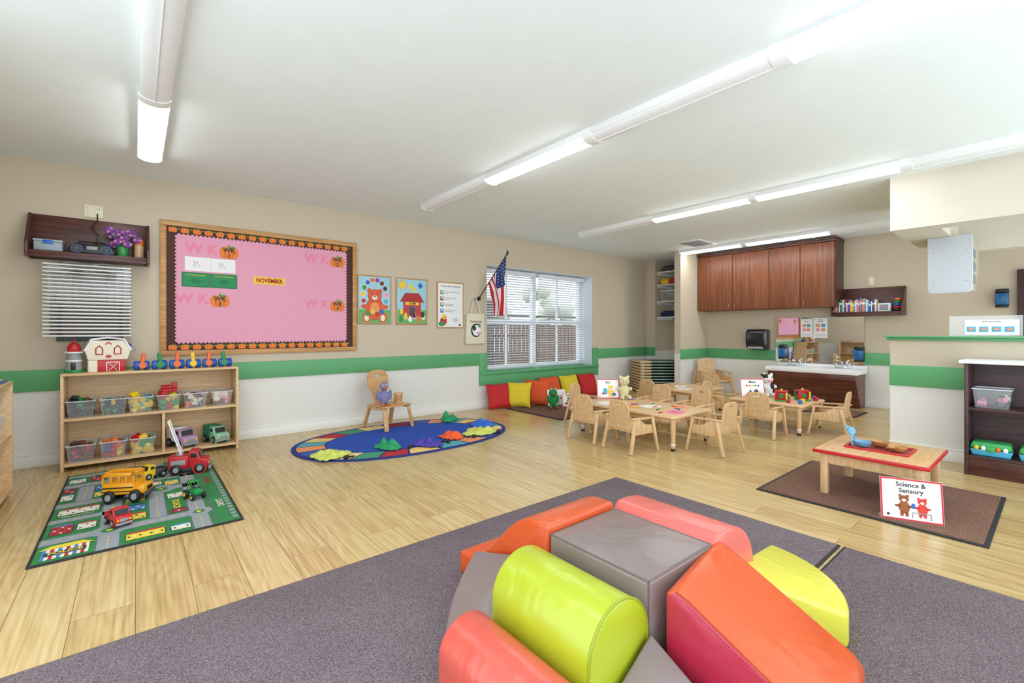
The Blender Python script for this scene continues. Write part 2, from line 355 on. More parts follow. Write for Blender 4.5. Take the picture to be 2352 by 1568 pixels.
q=[ell(rx-.315,ry-.235,2*math.pi*k/64) for k in range(64)]
m.faces([(p[0],p[1],.0118) for p in q],[tuple(range(64))],rblue)
m.obj('rug_pile',e)
# road rug
e=E('road_rug','green play rug printed with roads, buildings and words','rug',(.05,4.08,0))
rg=mat('rug_green',(44,126,66),.95,bump=.4,bscale=200,var=.15);rr=mat('rug_road',(146,152,158),.95,bump=.3,bscale=200);rline=mat('rug_line',(222,218,200),.9);ry_=mat('rug_yellow',(226,200,60),.9);rred=mat('rug_red',(176,44,48),.9);rb=mat('rug_skyblue',(70,126,184),.9);rn=mat('rug_dark',(40,50,80),.9);rk=mat('rug_grey',(96,104,112),.9)
m=M();m.bx(-.46,.46,-.9,.9,0,.009,rubber,.003);m.obj('rug_border',e)
m=M();Z=.0095
m.quad(-.445,.445,-.885,.885,Z,rg,True)
def road(x0,x1,y0,y1):
    m.quad(x0-.005,x1+.005,y0-.005,y1+.005,Z+.0003,rk,True)
    m.quad(x0,x1,y0,y1,Z+.0005,rr,True)
    if x1-x0>y1-y0:
        n=int((x1-x0)/.05)
        for i in range(n): m.quad(x0+i*.05+.01,x0+i*.05+.032,(y0+y1)/2-.003,(y0+y1)/2+.003,Z+.001,ry_,True)
    else:
        n=int((y1-y0)/.05)
        for i in range(n): m.quad((x0+x1)/2-.003,(x0+x1)/2+.003,y0+i*.05+.01,y0+i*.05+.032,Z+.001,ry_,True)
for rd in [(-.445,.3,-.64,-.55),(-.21,-.12,-.885,.86),(-.445,.3,.02,.11),(.215,.30,-.885,.885),(-.445,.3,.49,.58),(-.36,-.28,.12,.5),(.02,.10,-.54,.02),(-.445,-.2,-.29,-.22),(-.12,.3,.335,.385),(.05,.13,.58,.885),(-.445,-.2,.80,.86)]: road(*rd)
for (cx,cy,rr0) in((.09,.065,.095),(-.165,-.595,.085),(.26,.54,.085),(.26,-.595,.07),(-.165,.54,.08)):
    m.disc((cx,cy,Z+.0012),rr0,rr0,rr,24,True);m.disc((cx,cy,Z+.0016),rr0*.45,rr0*.45,rg,20,True);m.disc((cx,cy,Z+.0018),.014,.014,ry_,12,True)
def bld(x0,x1,y0,y1,c,roof,t=None):
    m.quad(x0-.004,x1+.004,y0-.004,y1+.004,Z+.0019,rn,True);m.quad(x0,x1,y0,y1,Z+.0021,c,True)
    m.faces([(x0-.008,y1,Z+.0022),(x1+.008,y1,Z+.0022),(x1-.02,y1+.024,Z+.0022),(x0+.02,y1+.024,Z+.0022)],[(0,1,2,3)],roof)
    n=max(2,int((x1-x0)/.024));rows=max(1,int((y1-y0)/.045))
    for r in range(rows):
        for i in range(n):
            xx=x0+(x1-x0)*(i+.5)/n;yy=y0+(y1-y0)*(r+.5)/rows; m.quad(xx-.0055,xx+.0055,yy-.009,yy+.009,Z+.0024,rline if (i+r)%2 else rn,True)
m.quad(-.42,-.24,-.86,-.72,Z+.0021,rline,True)
for i in range(6): m.quad(-.42+i*.03,-.405+i*.03,-.86,-.72,Z+.0023,rred if i%2 else rb,True)
m.faces([(-.44,-.72,Z+.0023),(-.22,-.72,Z+.0023),(-.27,-.67,Z+.0023),(-.39,-.67,Z+.0023)],[(0,1,2,3)],ry_)
m.quad(-.41,-.25,-.815,-.765,Z+.0026,rn,True);m.text('POLICE',.045,(-.33,-.79,Z+.0034),ry_,flat=True,off=.03,sx=.9)
bld(-.09,.08,-.84,-.75,ry_,rred);bld(.11,.2,-.84,-.77,rline,rb);bld(-.09,0,-.50,-.40,ry_,rred);m.text('SCHOOL',.05,(.16,-.35,Z+.0034),ry_,flat=True,rot=90,off=.03);bld(.12,.205,-.20,-.10,rline,grn);bld(.12,.205,-.52,-.47,rred,rn)
bld(-.42,-.23,-.15,-.05,rline,rred);m.text('FIRE STATION',.024,(-.325,-.19,Z+.0034),rline,flat=True,off=.03)
bld(-.42,-.33,-.50,-.36,rred,rb);bld(-.31,-.23,-.48,-.38,rline,rred);bld(-.1,.0,-.32,-.22,rb,rn);bld(-.1,.0,-.14,-.05,ry_,rb);bld(-.1,-.02,.2,.28,rb,rn);bld(.01,.1,.2,.28,rline,rred);bld(.12,.2,.15,.25,ry_,rb);bld(-.1,.05,.41,.46,rn,rred);bld(.08,.2,.41,.46,rline,rb)
bld(-.44,-.38,.18,.3,rline,rb);bld(-.44,-.38,.36,.46,rred,rn);bld(-.27,-.225,.16,.26,ry_,rb);bld(-.27,-.225,.33,.44,rb,rn)
bld(-.43,-.34,.62,.72,rline,rb);bld(-.31,-.23,.62,.74,rred,rn);bld(-.1,.02,.62,.70,ry_,rred);bld(-.1,.02,.77,.84,rline,rred);bld(.145,.205,.64,.74,rb,rn);m.quad(-.11,.19,.135,.155,Z+.001,rb,True)
m.text('LIBRARY',.026,(.0,.31,Z+.003),rline,flat=True,off=.03);m.text('HOTEL',.026,(-.33,.765,Z+.003),rline,flat=True,off=.03)
random.seed(11);rt=mat('rug_tree',(30,92,50),.95)
for i in range(90):
    xx=random.uniform(-.43,.43);yy=random.uniform(-.87,.87);m.disc((xx,yy,Z+.0002),.009,.009,rt,8,True)
m.text('DEPOT',.05,(.385,-.5,Z+.002),rline,flat=True,rot=90,off=.02)
m.text('AIRPORT',.04,(.375,.1,Z+.002),rred,flat=True,rot=90,off=.03)
for i in range(26): m.quad(.412,.438,-.84+.065*i,-.80+.065*i,Z+.001,rr,True)
for k in(.325,.335,.40): m.quad(k,k+.004,-.85,.85,Z+.0008,rk,True)
for i in range(34): m.quad(.322,.342,-.85+.05*i,-.844+.05*i,Z+.0009,rk,True)
m.obj('rug_pile',e)
# scarves
def scarf(c,loc,r,label,seed,h=.06,sx=1.3):
    random.seed(seed);m=M();n=36;rings=9;V=[(0,0,h*.6)];Fs=[]
    sp=[random.uniform(.55,1.2) for _ in range(7)];ph=random.uniform(0,6)
    for i in range(1,rings+1):
        q=i/rings
        for k in range(n):
            t=2*math.pi*k/n;a=t/(2*math.pi)*7;s0=sp[int(a)%7];s1=sp[(int(a)+1)%7];w=a-int(a);w=w*w*(3-2*w);rr_=r*q*(s0*(1-w)+s1*w)
            x=rr_*math.cos(t)*sx;y=rr_*math.sin(t)
            z=.004+h*(1-q**1.6)*(.35+.65*abs(noise.noise(Vector((x*14,y*14,seed*3.1))))*2)+.012*abs(math.sin(7*t+q*4+ph))*q
            V.append((x,y,z))
    for k in range(n): Fs.append((0,1+k,1+(k+1)%n))
    for i in range(rings-1):
        for k in range(n): a=1+i*n+k;b=1+i*n+(k+1)%n;Fs.append((a,a+n,b+n,b))
    m.faces(V,Fs,c);m.obj('play_scarf',loc=loc,rz=seed*37,label=label,cat='scarf',group='scarves on the oval rug',ang=180)
sy=mat('scarf_lime',(208,216,104),.8);sg=mat('scarf_green',(36,150,96),.8);sp_=mat('scarf_purple',(78,62,165),.8);so=mat('scarf_orange',(236,92,40),.8);sb=mat('scarf_blue',(50,110,215),.8)
scarf(sy,(1.37,4.25,.012),.17,'crumpled lime yellow play scarf on the oval rug',1,.06);scarf(sg,(1.88,4.17,.012),.13,'crumpled green play scarf on the oval rug',2,.10,1)
scarf(sp_,(2.25,4.07,.012),.15,'crumpled purple play scarf on the oval rug',3,.07);scarf(so,(2.6,4.13,.012),.14,'crumpled orange play scarf on the oval rug',4,.07)
scarf(sy,(2.95,4.18,.012),.17,'crumpled yellow play scarf on the oval rug',5,.07);scarf(sb,(3.25,4.5,.012),.16,'crumpled blue play scarf on the oval rug',6,.07)
scarf(sg,(3.05,4.98,.012),.13,'crumpled dark green play scarf near the window side of the rug',8,.11,1)
for i,(x,y) in enumerate([(1.44,4.05),(2.05,4.03),(2.44,3.97),(2.78,4.0),(3.12,4.02)]):
    m=M();m.sph((0,0,.02),(.03,.02,.018),black);m.rod((.02,0,.018),(.08,.02,.012),.007,black);m.obj('toy_maraca',loc=(x,y,.013),rz=i*50,label='small black toy shaker lying on the oval rug',cat='toy',group='shakers on the rug')
# ================= SOFT PLAY =================
def vinyl(name,c):
    m,nt,b=base(name);b.inputs['Base Color'].default_value=rgb(c);b.inputs['Roughness'].default_value=.27;b.inputs['Specular IOR Level'].default_value=.6
    p=pos(nt);n=N(nt,'ShaderNodeTexNoise');n.inputs['Scale'].default_value=4;n.inputs['Detail'].default_value=2;n.inputs['Distortion'].default_value=1.0;nt.links.new(p,n.inputs['Vector'])
    n3=N(nt,'ShaderNodeTexNoise');n3.inputs['Scale'].default_value=11;n3.inputs['Detail'].default_value=2;n3.inputs['Distortion'].default_value=2.0;nt.links.new(p,n3.inputs['Vector'])
    n2=N(nt,'ShaderNodeTexNoise');n2.inputs['Scale'].default_value=350;nt.links.new(p,n2.inputs['Vector'])
    a=N(nt,'ShaderNodeMath',operation='MULTIPLY_ADD');a.inputs[1].default_value=.03;nt.links.new(n2.outputs[0],a.inputs[0]);nt.links.new(n.outputs[0],a.inputs[2])
    a3=N(nt,'ShaderNodeMath',operation='MULTIPLY_ADD');a3.inputs[1].default_value=.08;nt.links.new(n3.outputs[0],a3.inputs[0]);nt.links.new(a.outputs[0],a3.inputs[2])
    bp=N(nt,'ShaderNodeBump');bp.inputs['Strength'].default_value=.38;bp.inputs['Distance'].default_value=.03;nt.links.new(a3.outputs[0],bp.inputs['Height']);nt.links.new(bp.outputs[0],b.inputs['Normal'])
    return m
vgrey=vinyl('vinyl_taupe',(130,115,112));vlime=vinyl('vinyl_lime',(170,182,40));vcor=vinyl('vinyl_coral',(206,86,72));vor=vinyl('vinyl_orange',(206,82,34));vyel=vinyl('vinyl_yellow',(218,212,76));vpk=vinyl('vinyl_salmon',(218,106,98));vred=vinyl('vinyl_red',(176,42,66))
slime=mat('seam_lime',(146,158,34),.4);scor=mat('seam_coral',(180,68,58),.4);sgy=mat('seam_taupe',(104,90,88),.4);sor=mat('seam_orange',(176,60,26),.4)
G='soft play climber blocks';ZB=.014
e=E('soft_play_block','taupe vinyl foam cube at the centre of the climber','soft play block',(1.375,1.0,ZB),group=G)
m=M();m.box((0,0,.193),(.388,.425,.386),vgrey,.014,seg=3);m.obj('cushion',e)
m=M();a,b=.1925,.211
m.tube([(-a+.004,-b+.004,.383),(a-.004,-b+.004,.383),(a-.004,b-.004,.383),(-a+.004,b-.004,.383),(-a+.004,-b+.004,.383)],.0038,sgy,8);m.rod((-a+.004,-b+.004,.02),(-a+.004,-b+.004,.383),.0038,sgy);m.obj('seam_piping',e)
def log(w,hs,n=18):
    r=w/2;return [(-r,0),(-r,hs)]+[(-r*math.cos(math.pi*k/n),hs+r*math.sin(math.pi*k/n)) for k in range(1,n)]+[(r,hs),(r,0)]
def seamarc(m,w,hs,y,c):
    r=w/2;p=[(-r,y,.02),(-r,y,hs)]+[(-r*math.cos(math.pi*k/24),y,hs+r*math.sin(math.pi*k/24)) for k in range(1,24)]+[(r,y,hs),(r,y,.02)]
    m.tube(p,.0042,c,6)
e=E('soft_play_block','lime green vinyl foam block with rounded top','soft play block',(1.045,1.0,ZB),group=G)
m=M();m.prism(log(.265,.25),-.213,.213,vlime,.01,ang=40);m.obj('cushion',e)
m=M();seamarc(m,.262,.25,-.209,slime);m.obj('seam_piping',e)
e=E('soft_play_block','coral red vinyl half round foam bolster','soft play block',(.808,1.0,ZB),group=G)
m=M();m.prism(log(.2,.145),-.213,.213,vcor,.01,ang=40);m.obj('cushion',e)
m=M();seamarc(m,.197,.145,-.209,scor);m.obj('seam_piping',e)
e=E('soft_play_block','orange vinyl foam wedge ramp with magenta red sides','soft play block',(1.415,.785,ZB),-80,group=G)
m=M();poly=[(0,0),(0,.365),(.03,.382),(.07,.364),(.42,.15),(.445,.12),(.45,0)]
m.prism(poly,-.215,.215,vor,.012,ang=20)
o=m.obj('cushion',e)
o.data.materials.append(vred)
for p in o.data.polygons:
    if abs(p.normal.y)>.75: p.material_index=1
m=M();m.tube([(.03,-.211,.378),(.07,-.211,.361),(.42,-.211,.147),(.44,-.211,.12)],.0038,sor,6);m.obj('seam_piping',e)
m=M();n=20;poly=[(0,0)]+[(.6*k/n,.10+.31*(.5+.5*math.cos(math.pi*min(1,max(0,(k/n-.12)/.8)))))for k in range(n+1)]+[(.6,0)]
m.prism(poly,-.195,.195,vor,.012,ang=40);m.obj('soft_play_block',loc=(1.375,1.218,ZB),rz=90,label='orange vinyl foam wave ramp beside the cube',cat='soft play block',group=G)
m=M();poly=[(0,0),(0,.36),(.05,.405)]+[(.05+.30*math.sin(math.pi/2*k/14)**.75,.08+.325*math.cos(math.pi/2*k/14)**.6) for k in range(1,15)]+[(.35,0)]
m.prism(poly,-.21,.24,vpk,.012,ang=40);m.obj('soft_play_block',loc=(1.57,1.0,ZB),label='salmon pink vinyl quarter round foam block',cat='soft play block',group=G)
def corner(cx,cy,a0,a1,r,hc,he0,he1,vm,label,ox=0,oy=0,bul=0,flat=0,bv=.009):
    bm=bmesh.new();n=16
    ct=bm.verts.new((0,0,hc));cb=bm.verts.new((0,0,0));T=[];B=[];Mi=[]
    for k in range(n+1):
        q=k/n;t=R(a0+(a1-a0)*q);am=R((a0+a1)/2);ch=math.cos(R(abs(a1-a0)/2))/max(.3,math.cos(t-am));rr_=r*((1-flat)+flat*ch)
        x=ox+rr_*math.cos(t);y=oy+rr_*math.sin(t);he=he0+(he1-he0)*q
        T.append(bm.verts.new((x,y,he)));B.append(bm.verts.new((x,y,0)))
        Mi.append(bm.verts.new((x*.5,y*.5,(hc+he)/2+bul)))
    for k in range(n):
        bm.faces.new((ct,Mi[k],Mi[k+1]));bm.faces.new((Mi[k],T[k],T[k+1],Mi[k+1]));bm.faces.new((T[k],B[k],B[k+1],T[k+1]));bm.faces.new((cb,B[k+1],B[k]))
    bm.faces.new((ct,cb,B[0],T[0],Mi[0]));bm.faces.new((ct,Mi[n],T[n],B[n],cb))
    bmesh.ops.recalc_face_normals(bm,faces=bm.faces[:])
    es=[x for x in bm.edges if x.calc_face_angle(0)>R(35)]
    bmesh.ops.bevel(bm,geom=es,offset=bv,segments=3,affect='EDGES',profile=.5)
    m=M();m.app(bm,vm);m.obj('soft_play_block',loc=(cx,cy,ZB),label=label,cat='soft play block',group=G)
corner(1.62,.765,-82,-4,.44,.27,.12,.12,vyel,'yellow vinyl quarter round foam corner ramp',.28,.16,.01,bv=.014)
corner(1.172,1.222,92,178,.43,.30,.17,.02,vgrey,'taupe vinyl corner ramp beside the lime block',flat=.6)
corner(1.17,.775,182,268,.42,.25,.05,.05,vgrey,'taupe vinyl corner ramp between the bolster and wedge',flat=.5)
# ================= LOW TOY SHELF =================
def frame_unit(e,w,d,h,sh,div=None,wd=maple,t=.02):
    m=M();m.bx(-w/2,w/2,0,d,h-t,h,wd,.004);m.obj('top_panel',e)
    for x in(-w/2,w/2-t):
        m=M();m.bx(x,x+t,0,d,0,h-t,wd,.003);m.obj('side_panel',e)
    for z in sh:
        m=M();m.bx(-w/2+t,w/2-t,.004,d-.02,z-t,z,wd,.002);m.obj('shelf_board',e)
    m=M();m.bx(-w/2+t,w/2-t,d-.015,d-.003,.03,h-t,wd);m.obj('back_panel',e)
    if div:
        m=M();m.bx(div[0],div[0]+t,.006,d-.02,div[1],div[2]-t,wd,.002);m.obj('divider',e)
e=E('toy_shelf','low light maple open shelf with plastic toy bins','shelf',(.155,5.16,0));frame_unit(e,1.25,.35,.80,[.06,.43],(.03,.06,.43))
def tub(w,d,h,loc,label,rz=0,lid=False,group='clear toy bins'):
    e=E('storage_bin',label,'bin',loc,rz,group=group);m=M();k=.86
    V=[];
    for (s_,z) in ((k,0),(1,h)):
        ww=w/2*s_;dd=d/2*s_
        V+=[(-ww,-dd,z),(ww,-dd,z),(ww,dd,z),(-ww,dd,z)]
    Fs=[(3,2,1,0)]
    for i in range(4):
        j=(i+1)%4;Fs.append((i,j,4+j,4+i))
    m.faces(V,Fs,clear);m.obj('tub',e)
    m=M()
    for a,b in(((-w/2,-d/2),(w/2,-d/2)),((w/2,-d/2),(w/2,d/2)),((w/2,d/2),(-w/2,d/2)),((-w/2,d/2),(-w/2,-d/2))): m.beam((a[0],a[1],h),(b[0],b[1],h),.014,.007,mat('clear_rim',(225,232,238),.2,alpha=.7))
    m.obj('rim',e)
    if lid:
        m=M();m.bx(-w/2-.004,w/2+.004,-d/2-.004,d/2+.004,h+.003,h+.014,lid,.004);m.obj('lid',e)
brick={}
def brickmesh(c,kind):
    key=(c.name,kind)
    if key in brick: return brick[key]
    m=M()
    if kind==0:
        m.box((0,0,0),(.045,.03,.026),c,.003)
        for x in(-.011,.011): m.cyl((x,0,.016),.008,.008,c,seg=10)
    elif kind==1:
        m.box((0,0,0),(.044,.024,.014),c,.004);m.box((.004,0,.012),(.022,.02,.012),c,.004)
        for x in(-.012,.012):
            for y in(-.011,.011): m.cyl((x,y,-.005),.007,.006,black,rot=(90,0,0),seg=10)
    else:
        m.cyl((0,0,0),.017,.02,c,bev=.004,seg=12);m.cyl((0,0,.013),.008,.012,c,seg=10)
    o=m.obj('toy_piece');brick[key]=o.data;bpy.data.objects.remove(o);return brick[key]
random.seed(21)
def fill(x,y,z,w,d,cols,n,kind,grp,S=1.5):
    k2={0:'building brick',1:'toy car',2:'stacking peg'}[kind]
    for i in range(n):
        c=random.choice(cols);me=brickmesh(c,kind)
        o=bpy.data.objects.new('toy_piece',me);col.objects.link(o)
        gx=(i%3-1)*w*.24;gy=((i//3)%2-.5)*d*.55;gz=.026+(i//6)*.036
        o.location=(x+gx+random.uniform(-.008,.008),y+gy+random.uniform(-.01,.01),z+gz+random.uniform(0,.006));o.rotation_euler=(random.uniform(-1,1),random.uniform(-1,1),random.uniform(0,6));ss=S*random.uniform(.8,1.25);o.scale=(ss,ss,ss)
        cn=c.name.replace('toy_','').replace('_',' ')
        tag(o,cn+' plastic '+k2+' in a clear toy bin','toy',grp)
ub=[(-.35,.175,[dgrey,black,grn,brown,red],1,22),(-.145,.17,[black,black,dgrey,yel,grn],1,18),(.035,.17,[yel,cyan,grn,yel],0,19),(.235,.17,[grn,red,yel,red],0,19),(.435,.18,[yel,org,cream,brown],1,17),(.645,.17,[cream,pink,brown,cream],2,15)]
for i,(x,w,cs,kd,n) in enumerate(ub):
    tub(w,.26,.135,(x,5.31,.432),'clear plastic bin of toys on the upper shelf');fill(x,5.30,.432,w,.2,cs,n,kd,'toys in the upper bins')
for i,(x,w,cs,kd) in enumerate([(-.35,.175,[red,red,brown],1),(-.145,.17,[red,red,yel,org,blue],2),(.05,.17,[yel,grn,red,yel],0)]):
    tub(w,.26,.14,(x,5.31,.062),'clear plastic bin of toys on the lower shelf');fill(x,5.30,.062,w,.2,cs,20,kd,'toys in the lower bins')
e=E('toy_train_engine','red toy train engine lying on a bin of bricks','toy',(.235,5.3,.60),5)
m=M();m.box((0,0,0),(.13,.05,.03),red,.006);m.cyl((-.02,0,.03),.022,.07,red,rot=(0,90,0));m.obj('engine_body',e);m=M();m.box((.045,0,.04),(.04,.05,.06),red,.005);m.obj('engine_cab',e)
# vehicles
def wheels(e,xs,yw,r,tw,hub=grey,tm=black):
    for x in xs:
        for y in(-yw,yw):
            m=M();m.cyl((0,0,0),r,tw,tm,rot=(90,0,0),bev=r*.15);m.cyl((0,math.copysign(tw*.3,y),0),r*.5,tw*.6,hub,rot=(90,0,0),seg=12);m.obj('wheel',e,loc=(x,y,r))
def truck(label,loc,rz,s,bodym,bed='box',cabm=None,bedm=None):
    e=E('toy_truck',label,'toy truck',loc,rz,s=s);cabm=cabm or bodym;bedm=bedm or bodym
    m=M();m.box((0,0,.12),(1,.34,.08),dgrey,.02);m.obj('chassis',e)
    m=M();m.prism([(.0,.16),(.5,.16),(.5,.32),(.44,.36),(.30,.38),(.24,.58),(.0,.6)],-.23,.23,cabm,.025)
    m.obj('cab',e)
    m=M();m.prism([(.305,.39),(.25,.56),(.264,.56),(.318,.39)],-.18,.18,black)
    for y in(-.233,.233): m.box((.13,y,.49),(.15,.006,.12),black,.002)
    m.obj('cab_window',e)
    m=M();m.box((.505,0,.25),(.015,.24,.1),grey,.004);m.box((.52,0,.13),(.05,.46,.07),grey,.01)
    for y in(-.17,.17): m.cyl((.505,y,.25),.035,.02,yel,rot=(0,90,0),seg=10)
    m.obj('front_grille',e)
    for y in(-.22,.22):
        m=M();m.cyl((.28,y,.16),.19,.06,bodym,rot=(90,0,0));m.obj('fender',e)
    if bed=='box':
        m=M();m.box((-.25,0,.4),(.5,.44,.46),bedm,.04)
        for x in(-.42,-.31,-.2,-.09): m.box((x,0,.4),(.02,.455,.38),bedm,.005)
        m.obj('cargo_box',e)
    elif bed=='open':
        m=M();m.box((-.25,0,.2),(.5,.4,.04),bedm,.01)
        for y in(-.2,.2): m.box((-.25,y,.29),(.5,.03,.2),bedm,.01)
        m.box((-.48,0,.29),(.03,.42,.2),bedm,.01);m.obj('truck_bed',e)
    elif bed=='fire':
        m=M();m.box((-.25,0,.32),(.5,.44,.32),bedm,.02);m.box((-.25,-.223,.32),(.36,.006,.12),grey,.002);m.box((-.25,.223,.32),(.36,.006,.12),grey,.002);m.obj('rear_body',e)
        m=M();m.cyl((-.25,0,.5),.1,.08,grey);p0=Vector((-.2,0,.5));p1=Vector((-.52,0,1.42))
        for y in(-.09,.09): m.beam(p0+Vector((0,y,0)),p1+Vector((0,y,0)),.035,.03,white)
        for k in range(9): q=p0.lerp(p1,(k+.5)/9);m.rod(q+Vector((0,-.09,0)),q+Vector((0,.09,0)),.014,white,seg=6)
        m.obj('ladder',e)
    wheels(e,(-.3,.28),.21,.14,.1);return e
truck('red toy fire engine with a raised white ladder',(.34,4.5,.012),-14,(.27,.3,.3),red,'fire')
truck('small red toy pickup truck on the road rug',(-.08,3.56,.012),-70,.17,red,'open')
truck('small yellow toy dump truck on the road rug',(.1,4.50,.012),-150,.18,yel,'open',bedm=dgrey)
truck('lavender and white toy recycling truck on the shelf',(.34,5.32,.062),-65,.28,mat('lavender',(190,150,200),.4),'box',bedm=white)
truck('mint green toy tow truck on the shelf',(.61,5.32,.062),-68,.26,mat('mint',(150,205,175),.4),'box',bedm=mat('toy_dark_green',(40,130,90),.4))
e=E('toy_tractor','small green toy tractor on the road rug','toy tractor',(.31,3.78,.012),-70,s=.15)
m=M();m.box((.1,0,.32),(.6,.34,.22),grn,.05);m.box((.38,0,.34),(.02,.2,.12),white,.01);m.obj('body',e)
m=M()
for x in(-.3,.0):
    for y in(-.14,.14): m.box((x,y,.55),(.04,.04,.36),grn,.01)
m.box((-.15,0,.74),(.42,.38,.05),grn,.02);m.obj('cab_roof',e)
m=M();m.box((-.15,0,.48),(.14,.2,.12),dgrey,.03);m.obj('seat',e)
wheels(e,(-.22,),.25,.2,.14,yel);wheels(e,(.32,),.22,.14,.12,yel)
e=E('toy_bus','yellow toy school bus with black trim on the road rug','toy bus',(-.04,4.02,.012),-28,s=(.24,.28,.31))
by=mat('bus_yellow',(232,158,24),.35)
m=M();m.box((-.1,0,.3),(.8,.46,.26),by,.06);m.box((.4,0,.26),(.28,.42,.2),by,.07);m.obj('body',e)
m=M()
for y in(-.2,.2):
    for x in(-.47,-.28,-.09,.09,.26): m.box((x,y,.5),(.045,.03,.2),by,.005)
m.bx(-.5,.3,-.225,-.15,.56,.64,by,.02);m.bx(-.5,.3,.15,.225,.56,.64,by,.02);m.bx(.2,.3,-.225,.225,.56,.64,by,.02);m.bx(-.5,-.4,-.225,.225,.56,.64,by,.02);m.obj('roof_frame',e)
m=M()
for y in(-.234,.234): m.box((-.1,y,.33),(.74,.006,.025),black);m.box((-.1,y,.25),(.74,.006,.02),black)
m.obj('side_stripe',e)
m=M();m.box((.54,0,.16),(.06,.46,.09),dgrey,.02);m.box((.542,0,.27),(.01,.2,.08),black);m.obj('bumper',e)
m=M();m.box((-.5,0,.16),(.04,.42,.09),dgrey,.02);m.obj('bumper',e)
wheels(e,(-.3,.32),.22,.14,.12)
# barn playset, silo, bead toy on shelf
e=E('toy_barn','white and red toy barn playset on the maple shelf','toy barn',(-.19,5.34,.80),8)
m=M();m.box((.02,0,.05),(.19,.13,.10),red,.006);m.box((-.1,0,.05),(.06,.135,.10),cream,.006);m.obj('lower_barn',e)
m=M();m.prism([(-.13,.10),(.13,.10),(.15,.18),(.1,.27),(-.1,.27),(-.15,.18)],-.07,.07,cream,.008);m.obj('upper_barn',e)
m=M();m.box((.03,-.067,.04),(.08,.006,.078),red,.002);m.beam((0,-.072,.004),(.06,-.072,.076),.006,.003,white);m.beam((.06,-.072,.004),(0,-.072,.076),.006,.003,white);m.box((.03,-.071,.08),(.085,.004,.006),white)
for x in(-.012,.072): m.box((x,-.071,.042),(.006,.004,.078),white)
m.obj('barn_door',e)
m=M()
for x in(-.06,.06):
    m.tube([(x-.022,-.074,.15),(x-.022,-.074,.2),(x,-.074,.225),(x+.022,-.074,.2),(x+.022,-.074,.15),(x-.022,-.074,.15)],.004,red,6)
m.tube([(-.02,-.074,.235),(0,-.074,.255),(.02,-.074,.235)],.004,red,6);m.disc((0,-.0718,.13),.02,.014,red)
m.obj('window_trim',e)
m=M();m.prism([(-.16,.18),(-.11,.285),(0,.30),(.11,.285),(.16,.18),(.145,.18),(.1,.272),(0,.285),(-.1,.272),(-.145,.18)],-.075,.075,white);m.obj('roof_trim',e)
m=M();m.cyl((.165,0,.19),.03,.04,grey,r2=.012);m.rod((.12,0,.25),(.165,0,.22),.008,blue);m.obj('bell',e)
e=E('toy_silo','toy silo with a red domed roof and green base','toy silo',(-.40,5.32,.80))
m=M();m.cyl((0,0,.09),.055,.16,grey,r2=.045);m.cyl((0,0,.17),.06,.012,white);m.cyl((0,0,.1),.053,.012,white);m.obj('tower',e)
m=M();m.sph((0,0,.2),(.045,.045,.055),red);m.cyl((0,0,.265),.008,.03,red);m.obj('roof',e)
m=M();m.cyl((0,0,.012),.065,.024,grn,bev=.005);m.box((0,-.05,.055),(.03,.02,.06),black,.004);m.obj('base',e)
e=E('peg_stacking_toy','row of blue wheels with colourful upright pegs on the shelf','toy',(.36,5.28,.80))
dbl=mat('toy_deep_blue',(24,76,168),.35)
for i in range(12):
    m=M();x=-.35+i*.064;m.cyl((x,0,.042),.042,.05,[blue,dbl][i%2],rot=(0,90,0),bev=.014,seg=14);m.obj('bead',e)
for i,c in enumerate([org,grn,org,yel,org,grn]):
    m=M();x=-.31+i*.124;m.box((x,-.01,.08),(.034,.04,.145),c,.014,rot=(0,(-1)**i*6,0));m.cyl((x,-.035,.045),.028,.03,c,rot=(90,0,0),seg=12);m.obj('peg',e)
# left shelf
e=E('toy_shelf','light maple open shelf standing along the side wall','shelf',(-.66,4.08,0),90);frame_unit(e,1.2,.36,.80,[.06,.43])
tub(.22,.26,.14,(-.8,4.38,.432),'clear plastic bin on the side shelf',90);fill(-.8,4.38,.432,.2,.2,[pink,blue,yel],12,2,'toys in the side bin')
m=M();m.bx(-.1,.1,-.14,.14,0,.014,blue,.003);m.bx(-.085,.085,-.12,.12,.014,.02,yel,.002);m.bx(-.05,.05,-.1,.1,.02,.026,pink,.002);m.obj('wooden_puzzle',loc=(-.78,4.5,.8),label='colourful flat puzzle tray on the side shelf',cat='puzzle')
# ================= WALL A ITEMS =================
def plaque():
    m=M();m.box((0,-.004,0),(.13,.008,.11),mat('outlet_cream',(228,222,195),.4),.003)
    for xx in(-.032,.032):
        for zz in(-.024,.024):
            m.box((xx,-.0085,zz),(.036,.003,.032),cream,.002)
            for q in(-.007,.007): m.box((xx+q,-.011,zz),(.003,.002,.01),black)
    return m
plaque().obj('power_outlet',loc=(-.29,5.539,2.22),label='cream double power outlet above the wall shelf',cat='outlet')
def wallshelf(w,h,d,loc,rz,label,t=.02,wd=None):
    wd=wd or walnut;e=E('wall_shelf',label,'wall shelf',loc,rz)
    m=M();m.bx(-w/2,w/2,-.02,0,0,h,wd,.003);m.obj('back_panel',e)
    m=M();m.bx(-w/2+t,w/2-t,-d,-.02,.03,.055,wd,.003);m.bx(-w/2+t,w/2-t,-d,-d+.015,.0,.03,wd,.002);m.obj('shelf_board',e)
    for x in(-w/2,w/2-t):
        m=M();m.prism([(0,0),(-d*1.05,0),(-d*1.05,.12),(-.05,h),(0,h)],x,x+t,wd,.003,X=TR(rz=90)@Matrix.Diagonal((1,-1,1,1)))
        m.obj('side_panel',e)
    return e
wallshelf(.79,.38,.22,(-.295,5.54,1.76),0,'dark walnut wall shelf holding a radio and flowers')
zs=1.815
